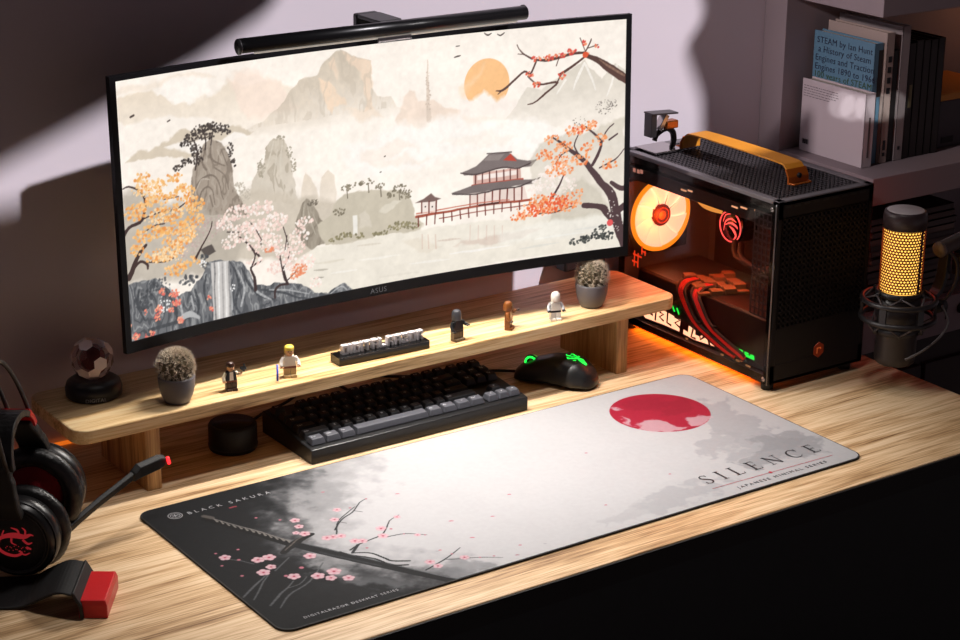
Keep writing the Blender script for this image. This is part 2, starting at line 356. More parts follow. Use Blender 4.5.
["b",[[146,136,116],[124,115,98]],192,0.78,1.67,[[355.8,161.5,9.5,4.2],[387.7,165.2,11.1,4.3],[408.2,156.6,9.6,3.5],[438.4,148,12.8,5.7],[449.4,137.8,9.6,7.1],[425.4,141.2,8,4.3],[342,129.7,9.5,5.6],[374.9,164.3,8,2.8]],0.9],
["s",[130,120,104],1,[[355.7,160.1,1.5],[356.1,147.3,1.8]]],
["s",[130,120,104],1,[[389.2,162.2,1.5],[389.7,149.3,1.8]]],
["s",[130,120,104],1,[[408.1,153.7,1.5],[408.6,140.8,1.8]]],
["s",[130,120,104],1,[[438.3,145.1,1.5],[438.9,132.1,1.8]]],
["p",[238,230,216],1,3,1.8,[[269.8,71.2],[295.8,84.9],[324.5,84.2],[372.6,84.8],[469.3,82.6],[550.4,84.1],[697.3,75.6],[805.5,64.8],[806.4,15.4],[599,17.5],[402.8,6.9],[273.9,13.3]],None],
["s",[226,217,200],0.75,[[299.8,62.7,1.2],[323.8,61.5,3.3],[347.8,60.3,1.2]]],
["s",[248,242,232],0.75,[[326.4,44,1.2],[347.2,42.9,3.3],[368.2,41.9,1.2]]],
["s",[190,182,168],0.75,[[299.4,53,1.2],[310.6,52.4,3.3],[321.8,51.7,1.2]]],
["s",[247,241,230],0.75,[[371.8,54.9,1.2],[404,53.5,3.3],[436.3,52.3,1.2]]],
["s",[222,212,196],0.75,[[369.1,75.7,1.2],[388.4,75,3.3],[407.7,74.3,1.2]]],
["s",[246,240,230],0.75,[[452.2,35.7,1.2],[484.7,34.6,3.3],[517.3,33.7,1.2]]],
["s",[248,243,236],0.75,[[517.4,41.2,1.2],[566.4,40.2,3.3],[615.5,39.6,1.2]]],
["s",[176,168,156],0.75,[[299,42,1.2],[307,41.5,3.3],[315,41.1,1.2]]],
["s",[230,222,208],0.75,[[403.3,24.7,1.2],[435.7,23.4,3.3],[468.2,22.1,1.2]]],
["s",[244,241,234],0.75,[[656.4,43.6,1.2],[697.5,43.7,3.3],[738.5,44.1,1.2]]],
["s",[224,220,210],0.75,[[631.9,32.8,1.2],[664.7,32.7,3.3],[697.5,32.8,1.2]]],
["s",[214,212,206],0.75,[[722,49.7,1.2],[746.7,50,3.3],[771.3,50.4,1.2]]],
["s",[216,200,186],0.75,[[498.2,62.6,1.2],[517.7,62.2,3.3],[537.2,61.8,1.2]]],
["p",[226,214,196],0.5,3,3,[[443.2,73.5],[469.1,72.4],[507.8,54.8],[485,49.4],[468.7,49]],None],
["s",[214,186,170],0.6,[[474,76,1.8],[474.2,55.5,1.8]]],
["s",[214,186,170],0.6,[[483.7,74.6,1.8],[483.9,54,1.8]]],
["s",[214,186,170],0.6,[[495.1,72.9,1.8],[495.2,52.2,1.8]]],
["p",[214,192,178],0.6,3,3,[[525.7,52.1],[556.7,56.5],[631.9,58.2],[672.8,55.9],[631.9,46.1],[566.4,46.2]],None],
["s",[222,196,182],0.6,[[552,78,1.7],[551.8,57.2,1.7]]],
["s",[222,196,182],0.6,[[565,76.2,1.7],[564.9,55.4,1.7]]],
["s",[222,196,182],0.6,[[578,74.4,1.7],[577.9,53.5,1.7]]],
["s",[222,196,182],0.6,[[591.1,72.6,1.7],[591,51.7,1.7]]],
["s",[222,196,182],0.6,[[604.1,70.9,1.7],[604,49.9,1.7]]],
["p",[236,216,206],1,1.2,0.3,[[550.8,125.3],[640,125.9],[646.5,102.8],[550.6,103.3]],None],
["p",[216,176,164],1,1.2,0.3,[[557.5,153.7],[633.5,154],[635.2,133.9],[557.4,134.7]],None],
["p",[245,230,222],1,1.2,0.3,[[564,150],[627.1,150.4],[627.1,143.7],[563.9,143.4]],None],
["s",[105,62,58],1,[[560.8,152.6,2],[560.6,134.3,2]]],
["s",[105,62,58],1,[[572.1,152.6,2],[571.9,134.3,2]]],
["s",[105,62,58],1,[[583.4,152.7,2],[583.3,134.3,2]]],
["s",[105,62,58],1,[[594.7,152.8,2],[594.6,134.4,2]]],
["s",[105,62,58],1,[[606,152.9,2],[606,134.5,2]]],
["s",[105,62,58],1,[[617.3,153,2],[617.3,134.6,2]]],
["s",[105,62,58],1,[[628.7,153.1,2],[628.7,134.7,2]]],
["s",[176,84,70],1,[[555.8,136.4,3.3],[636.8,135.9,3.3]]],
["s",[118,62,56],1,[[552.4,123.6,2.1],[552.3,104.5,2.1]]],
["s",[118,62,56],1,[[564.2,123.7,2.1],[564.1,104.4,2.1]]],
["s",[118,62,56],1,[[576.1,123.8,2.1],[576,104.3,2.1]]],
["s",[118,62,56],1,[[587.9,123.9,2.1],[587.8,104.2,2.1]]],
["s",[118,62,56],1,[[599.8,124,2.1],[599.7,104.2,2.1]]],
["s",[118,62,56],1,[[611.6,124.2,2.1],[611.5,104.2,2.1]]],
["s",[118,62,56],1,[[623.5,124.3,2.1],[623.4,104.1,2.1]]],
["s",[118,62,56],1,[[635.3,124.5,2.1],[635.3,104.2,2.1]]],
["p",[124,112,110],1,1.4,0.4,[[538.2,157.6],[551.1,160.3],[562.5,163.7],[573.8,172.1],[581.9,179.1],[614.2,178.3],[622.2,172.2],[628.7,166.5],[644.9,162.3],[661.1,162.7],[651.4,153.4],[628.7,153.9],[604.4,157.5],[562.4,152.4],[543,152.6]],None],
["p",[192,74,58],1,1.4,0.3,[[606.1,167.5],[618.2,175.9],[627.9,163.5]],None],
["p",[150,138,134],0.8,1.5,0.4,[[573.8,170.6],[583.5,177.5],[607.7,176.1],[599.6,168.3]],None],
["s",[84,70,70],1,[[538.2,156.9,2.1],[562.4,152.4,2.1],[604.4,157,2.1],[631.9,153.5,2.1],[659.4,162.1,2.1]]],
["s",[84,70,70],1,[[580.3,180,1.8],[619,178.5,1.8]]],
["p",[122,110,108],1,1.4,0.4,[[521.8,129.9],[538,132.9],[557.4,136.9],[599.5,136.7],[633.5,135.6],[651.4,134.2],[666.8,135.4],[653,127.3],[633.5,127.4],[599.4,126.4],[562.1,124.6],[529.8,125.9]],None],
["s",[84,72,72],1,[[523.4,128.2,2],[562.1,123.8,2],[599.4,125.7,2],[633.5,126.7,2],[666,134.7,2]]],
["s",[166,86,68],1,[[464.8,103.7,3.9],[518.2,104.1,3.6],[550.6,104.8,3.6],[651.4,104.4,3.3]]],
["s",[196,110,90],0.9,[[464.9,108,1.8],[550.7,109.2,1.8],[615.6,108.1,1.5]]],
["s",[150,80,70],1,[[501.9,95.4,1.5],[566.8,96.7,1.5],[672.6,96.6,1.5]]],
["s",[118,62,56],1,[[468.1,103.2,2],[467.8,89.4,2]]],
["s",[118,62,56],1,[[481.6,103.2,2],[481.4,89.4,2]]],
["s",[118,62,56],1,[[495.2,103.2,2],[495,89.5,2]]],
["s",[118,62,56],1,[[508.8,103.3,2],[508.6,89.6,2]]],
["s",[118,62,56],1,[[522.4,103.3,2],[522.2,89.7,2]]],
["s",[118,62,56],1,[[536,103.4,2],[535.9,89.8,2]]],
["s",[118,62,56],1,[[549.6,103.6,2],[549.5,90,2]]],
["s",[118,62,56],1,[[563.3,103.7,2],[563.2,90.2,2]]],
["s",[118,62,56],1,[[576.9,103.9,2],[576.8,90.4,2]]],
["s",[118,62,56],1,[[590.6,104.1,2],[590.5,90.7,2]]],
["s",[118,62,56],1,[[604.2,104.4,2],[604.2,91,2]]],
["s",[118,62,56],1,[[617.9,104.6,2],[617.9,91.3,2]]],
["s",[118,62,56],1,[[631.6,104.9,2],[631.6,91.6,2]]],
["s",[84,48,44],1,[[566.9,105.5,3],[571.7,105.5,3]]],
["s",[84,48,44],1,[[573.4,105.6,3],[578.2,105.5,3]]],
["s",[84,48,44],1,[[579.9,105.6,3],[584.7,105.5,3]]],
["s",[84,48,44],1,[[586.4,105.6,3],[591.2,105.6,3]]],
["s",[84,48,44],1,[[592.9,105.7,3],[597.7,105.6,3]]],
["p",[122,98,92],1,1.4,0.3,[[463.6,123.5],[476.6,127.4],[489.6,134.3],[495.9,128.3],[505.5,124.4],[492.6,121.5],[476.5,122.3]],None],
["p",[240,226,216],1,1.2,0.3,[[473.3,122.8],[497.4,121.6],[497.2,107.8],[473,107.6]],None],
["s",[118,62,56],1,[[474.1,124.1,2.1],[473.8,108.2,2.1]]],
["s",[118,62,56],1,[[485.3,122.5,2.1],[485.1,106.6,2.1]]],
["s",[118,62,56],1,[[496.6,121,2.1],[496.4,105,2.1]]],
["d",[60,50,48],1,479.6,116.1,1.2],
["d",[60,50,48],1,490.9,114.5,1.2],
["p",[206,197,180],0.92,3.8,4.5,[[648.1,166.4],[657.8,180],[669.1,186.1],[682,195.1],[707.8,195.4],[735.3,192.6],[761.1,199],[803,210],[807.1,64.7],[746.5,63.7],[684.2,63.6],[659.6,102.7],[653,136.2]],[303.3,5.5]],
["p",[190,182,164],0.5,6,4.5,[[697.1,105.7],[729.5,130.6],[762.3,106],[782.5,67.3],[713.7,66.1],[684.2,66.6]],None],
["p",[240,236,226],0.6,7.5,3,[[599.2,59.6],[697.3,68],[805.5,67.9],[805.9,43.3],[697.5,40.7],[599.1,41.6]],None],
["b",[[252,240,232],[246,228,218]],262,0.78,2,[[672.5,128,19.6,13.4],[688.7,141.1,19.5,11.9],[705.1,119.8,19.6,12],[656.3,118,13,8.9]],0.8],
["s",[84,64,66],1,[[806.3,20.1,21],[792.6,54,16.5],[782.1,96.3,13.5],[762.2,119.6,10.5],[747.3,139.2,9],[730.8,158.1,7.5],[712.9,171.2,5.4],[696.6,184.7,3.8],[685.2,192.5,2.4]]],
["s",[84,64,66],1,[[781.8,114.6,6],[796.6,105.4,7.5],[808.1,105.8,7.5]]],
["s",[84,64,66],1,[[794.3,50.7,12],[775.9,68.1,12],[766,79.8,10.5],[736.4,85.4,6.8]]],
["s",[84,64,66],1,[[805.3,78.6,10.5],[792.3,69.3,10.5],[794.3,50.7,12]]],
["s",[84,64,66],1,[[750.4,144.9,4.5],[764.7,171.9,4.5],[756.4,186.1,3],[738.4,202.7,2.2]]],
["s",[84,64,66],1,[[764.7,171.9,2.1],[770.9,190.7,1.8],[783.7,202.9,1.5]]],
["s",[84,64,66],1,[[761.9,139.2,2.1],[786.2,148.8,1.8],[803.7,165.1,1.4]]],
["s",[84,64,66],1,[[730.8,158.9,2.4],[720.9,176.3,2.1],[727.2,191.9,1.5]]],
["s",[84,64,66],1,[[714.5,171,2.2],[699.9,165.1,1.8],[690.3,152.8,1.5]]],
["s",[84,64,66],1,[[685.7,102.6,3],[697,120.7,2.7],[706.6,139.1,1.8]]],
["s",[84,64,66],1,[[664.5,81.1,2.2],[690.7,80.9,2.2],[716.8,85.4,1.8]]],
["s",[84,64,66],1,[[777.6,179.6,3],[790.4,187.3,2.4]]],
["b",[[180,172,160],[120,110,106]],87,0.55,1.11,[[768.8,227.9,14.5,11.8],[728.7,211,12.9,7.4],[780,232.8,9.7,7.4]],0.9],
["b",[[246,152,92],[236,122,70],[250,188,148],[244,168,120]],735,0.89,2.33,[[685.2,188.8,13,7.4],[720.7,198.5,16.2,8.8],[744.9,203.5,12.9,7.4],[761.3,181.2,13,8.9],[696.8,143.2,22.8,10.4],[672.4,166.6,12.9,8.9],[729.2,154.6,16.3,8.9],[704.7,175,16.2,8.9],[648.2,87.6,22.9,10.5],[680.8,89.6,29.5,12],[713.5,93.3,19.6,13.6],[631.9,80.7,14.7,6],[664.5,102.1,16.3,9],[733,106.2,9.8,7.5],[778.1,143.6,14.7,7.5],[740.4,171.3,11.4,7.5],[696.7,158,16.3,7.5]],0.9],
["b",[[238,110,66],[228,92,60]],157,0.89,2,[[672.7,89.1,29.4,10.5],[697.1,93.7,22.9,10.5],[685.7,104.1,8.1,6],[725.5,199.5,9.8,5.9],[648.2,83.1,16.3,6]],0.9],
["d",[226,92,92],1,780.3,53.8,5.1],
["b",[[236,226,218]],31,0.55,1.11,[[782.3,81.1,9.8,21.3],[792.6,49.4,9.9,15.3]],0.9],
["b",[[70,72,70],[96,98,92],[54,56,56]],175,0.89,2,[[722.2,31.5,8.2,4.6],[740.3,33.9,9.8,6.1],[759.9,39.3,11.6,7.6],[776.4,34.3,13.2,6.1],[768,47.5,6.6,4.6]],0.9],
["p",[186,176,162],0.85,12,6,[[5.6,217.6],[49.8,201.6],[109,172.3],[185.3,151.8],[199.1,114.9],[181.8,83.5],[-4,88.1]],None],
["b",[[190,164,158],[206,186,178]],210,0.78,1.89,[[122.2,136.1,21.5,18.7],[146,145.2,15.4,13.5],[105.7,118.9,15.4,10.7]],0.6],
["p",[112,113,116],1,1.5,2.7,[[8.4,90.7],[34.4,90.4],[53,91.8],[66.1,79.5],[86.6,60.2],[105.4,61.6],[113.9,73.6],[125.2,80.9],[132.1,91.9],[137.1,97.7],[165.8,93.5],[183.4,85.1],[197.8,69.3],[208.5,50.3],[224.2,45.8],[235.4,47.9],[259,40.5],[282.7,33.2],[298.3,21.6],[322.3,20],[346.8,28.5],[360.9,14.4],[357,-5.4],[273.1,-5.2],[161.4,-3.3],[5,2.3]],None],
["v",[[8.4,90.7],[34.4,90.4],[53,91.8],[66.1,79.5],[86.6,60.2],[105.4,61.6],[113.9,73.6],[125.2,80.9],[132.1,91.9],[137.1,97.7],[165.8,93.5],[183.4,85.1],[197.8,69.3],[208.5,50.3],[224.2,45.8],[235.4,47.9],[259,40.5],[282.7,33.2],[298.3,21.6],[322.3,20],[346.8,28.5],[360.9,14.4],[357,-5.4],[273.1,-5.2],[161.4,-3.3],[5,2.3]],[74,76,80],[184,184,182],17,0.72],
["p",[92,84,80],1,1.5,1.5,[[122.6,115.6],[140,120.5],[147.1,108.2],[131.3,104.4]],None],
["b",[[84,86,90],[70,72,76]],140,1.11,2.44,[[56.9,81.5,21.4,8],[103.3,78.5,15.4,8.2],[32.8,66.5,15.2,13.3],[127.8,98.2,9.2,10.8]],0.7],
["s",[74,76,80],0.8,[[65.6,72.8,3],[78.1,49.7,3.8],[81.4,28.3,3]]],
["s",[74,76,80],0.8,[[26.1,81.4,3],[21.7,62.2,3.8],[32.4,39.4,3]]],
["s",[74,76,80],0.8,[[111.7,63.1,3],[116.6,41.3,4.5],[112.5,24.2,3]]],
["s",[74,76,80],0.8,[[173.8,80.9,3],[180.3,55.9,4.5],[172.7,29.5,3.8],[185.8,8.4,3]]],
["s",[74,76,80],0.8,[[186.2,78.5,3],[196,52.8,3.8],[214.1,33.7,3.8],[234.3,24,3]]],
["s",[74,76,80],0.8,[[214.5,42.1,3],[250.6,30.7,3],[274.1,19,3],[305.9,10,2.2]]],
["s",[74,76,80],0.8,[[129.9,80,2.2],[125.6,60.2,3],[130.6,38.3,3]]],
["s",[74,76,80],0.8,[[37.6,24.6,4.5],[68.7,24.3,4.5],[100.1,26.9,3]]],
["s",[188,188,188],0.75,[[71.9,74.2,2.2],[86,50.7,3],[90.8,29,2.2]]],
["s",[188,188,188],0.75,[[105,56.2,2.2],[108.5,36.1,3]]],
["s",[188,188,188],0.75,[[179.9,76.9,2.2],[188,50.2,3],[182,26.1,3]]],
["s",[188,188,188],0.75,[[167.5,51.5,2.2],[167.6,23.5,3]]],
["s",[188,188,188],0.75,[[196.5,62.5,2.2],[208.1,40.5,3],[229.6,24.9,2.4]]],
["s",[188,188,188],0.75,[[227.1,39.6,1.5],[258.7,33.4,1.8],[290.2,21.7,1.5]]],
["s",[188,188,188],0.75,[[138.9,18.4,3],[178,10,3.8],[225.9,14.3,3]]],
["s",[188,188,188],0.75,[[322.1,12.8,1.5],[341.7,22.2,2.1],[354.3,11.2,1.5]]],
["s",[188,188,188],0.75,[[84.5,27.6,6],[100.4,31,7.5],[115.6,23.5,4.5]]],
["p",[206,201,197],1,1.5,0.6,[[138.5,94.7],[165.8,92.8],[166.7,65.6],[166.2,12.5],[138.6,12.9],[138,57.6]],None],
["s",[130,128,128],0.75,[[143.1,93.8,2.4],[142.3,56.7,2.7],[141.1,15.1,2.7]]],
["s",[240,238,235],0.75,[[149.3,92.6,2.4],[148.5,55.4,2.7],[147.3,13.8,2.7]]],
["s",[168,164,162],0.75,[[155.5,91.4,2.4],[154.7,54.1,2.7],[153.6,12.4,2.7]]],
["s",[236,232,228],0.75,[[160.2,90.5,2.4],[159.4,53.2,2.7],[158.3,11.4,2.7]]],
["s",[140,138,138],0.75,[[165.6,89.4,2.4],[164.9,52.1,2.7],[163.7,10.3,2.7]]],
["s",[72,56,54],1,[[12.2,100.6,9],[17.2,107.5,7.5],[22.6,118.3,6],[31.2,131.2,4.5],[40.8,138.6,3.8]]],
["s",[72,56,54],1,[[18.9,109.8,4.5],[30.2,118.1,3.3],[40.6,113.2,3.8],[41.7,106.3,3]]],
["s",[72,56,54],1,[[3.5,148.8,6],[16.9,165.8,4.5],[37.1,172.4,4.5],[43,191.1,3],[38.1,209,3],[20.7,218.7,2.4],[11.5,216.5,1.5]]],
["s",[72,56,54],1,[[40.5,155.9,1.5],[56.1,160.8,1.5],[69.9,160.8,1.5]]],
["s",[72,56,54],1,[[37.1,172.4,2.2],[63.3,176.7,1.8],[87.7,176.1,2.2],[103.5,182.6,1.8]]],
["s",[72,56,54],1,[[43.8,115.2,2.2],[66.6,110.6,1.8],[82.1,112.8,1.5]]],
["s",[72,56,54],1,[[71.9,192.3,1.8],[94.9,193.5,1.8]]],
["s",[72,56,54],1,[[114.1,103.7,3.8],[126,120.4,2.4],[139.3,136.9,1.8],[143.2,149.8,1.5]]],
["b",[[243,180,106],[236,152,82],[250,206,150],[246,192,128]],1085,1,2.44,[[50.5,212,27,10.4],[40.9,226.8,11.9,6.4],[88.9,218.4,12.1,7.8],[102.8,196.1,16.7,11.8],[28.8,184.5,18,11.7],[75.3,173.1,27.3,11.8],[115.6,154.9,18.4,10.7],[46.4,152.1,24.1,10.5],[91.5,137.9,27.4,10.7],[67.3,121.2,30.4,10.6],[104.7,102.8,18.5,6.7],[81,95.4,21.5,8],[26.8,134.7,10.6,7.9],[64.4,193.7,24.2,7.8],[117,177.5,15.2,10.6],[89.2,151.8,27.5,7.9]],0.9],
["b",[[252,220,176]],192,0.78,1.78,[[70.7,172.7,30.3,10.5],[74.8,118.3,30.5,10.7],[50.3,209.4,24,9.1],[99.1,136.5,21.4,8]],0.9],
["s",[70,56,56],1,[[205.1,44,4.5],[204.3,61,3.8],[200.3,75.8,3],[216.5,83.9,3],[206,97,3],[195.7,110,2.4],[183.8,123.2,1.8]]],
["s",[70,56,56],1,[[255.9,43.9,4.5],[250.5,64.8,3.6],[245,84.2,2.4]]],
["s",[70,56,56],1,[[250.5,64.8,1.8],[260.8,82.7,1.5],[258.5,104.2,1.5],[252.9,122,1.5]]],
["s",[70,56,56],1,[[236,26.5,3],[236.5,37.7,3],[244.7,43.2,3],[257.5,42.2,3]]],
["s",[70,56,56],1,[[217.4,104.6,1.8],[212.2,126.4,1.5],[200.3,139.5,1.5]]],
["s",[70,56,56],1,[[165.5,132.1,1.5],[184.1,128.7,1.8]]],
["s",[70,56,56],1,[[257.7,47.9,1.8],[270.9,58.2,1.5]]],
["b",[[251,230,218],[242,208,198],[253,242,234],[246,218,206]],1120,0.89,2.22,[[185.4,154.5,23.2,10.8],[219.8,155.4,21.8,9.6],[239.2,132.7,21.9,12.4],[191.8,125.9,24.9,12.3],[222.3,106.5,28.2,12.4],[261,89.7,25.3,11.2],[277.6,106.5,15.8,11.2],[252.2,68.7,28.5,9.8],[288.8,67.7,12.7,11.3],[300.4,35.6,9.5,8.5],[163,143.5,13.9,9.4],[167.8,116.6,12.4,8.1],[286.3,124.7,14.1,7],[207.8,132.7,21.8,9.6],[205.4,83.2,12.5,5.5]],0.9],
["s",[70,56,56],0.9,[[252.9,48.8,3],[248.9,66.5,2.4],[246.5,83.9,1.8]]],
["s",[70,56,56],0.9,[[202,78.2,2.4],[207.3,91.2,2.2],[198.7,106.7,1.8]]],
["s",[70,56,56],0.9,[[217.8,111.5,1.5],[210.6,126.7,1.5]]],
["s",[70,56,56],0.9,[[254.8,90.8,1.5],[258.7,109.8,1.5]]],
["b",[[236,150,110],[228,132,96]],122,0.89,1.78,[[275.7,58.7,12.7,8.5],[269,51.4,7.9,4.3],[229.6,95.4,7.9,3.5]],0.7],
["b",[[238,138,116],[246,172,142],[226,110,100]],227,0.78,1.89,[[60.9,71.2,4.6,5.3],[79.1,64.5,7.6,5.4],[82.9,51.4,7.7,4],[54.7,48,6.1,5.4],[50.9,37.9,4.6,5.4],[17.1,19.9,6.1,4],[38.7,17.5,7.6,4],[73,42.6,4.6,4],[87.6,26.9,6.2,4.1],[7.5,35.7,3,2.7],[33.2,50.1,3,4],[134.9,31.8,3.9,3.5],[132.7,47.6,3.1,2.7]],1],
["b",[[250,248,246]],45,0.67,1.44,[[124.6,97.5,6.2,6.7],[64.4,54,9.2,13.5],[170.8,53.7,4.6,5.5]],0.9],
["s",[84,72,68],1,[[28.5,306.2,2.4],[33.1,308,2.4]]],
["s",[84,72,68],1,[[84.5,292.3,2.1],[87.6,293.8,2.1]]],
["s",[84,72,68],1,[[576.6,352.5,1],[581.4,349.2,1.8],[587.7,350.8,1]]],
["s",[84,72,68],1,[[597.2,348.5,1],[601.9,346.7,1.8],[608.3,350.3,1]]],
["s",[84,72,68],1,[[532.3,338.4,1.5],[537,338.7,1.2]]],
["s",[84,72,68],1,[[528.9,323.4,1.2],[533.7,324.3,2],[538.4,325.2,1]]],
["s",[84,72,68],1,[[415.6,196.7,1.5],[417.2,197.2,1.5]]],
["s",[84,72,68],1,[[408.7,175,1.5],[410.3,175.5,1.5]]]]
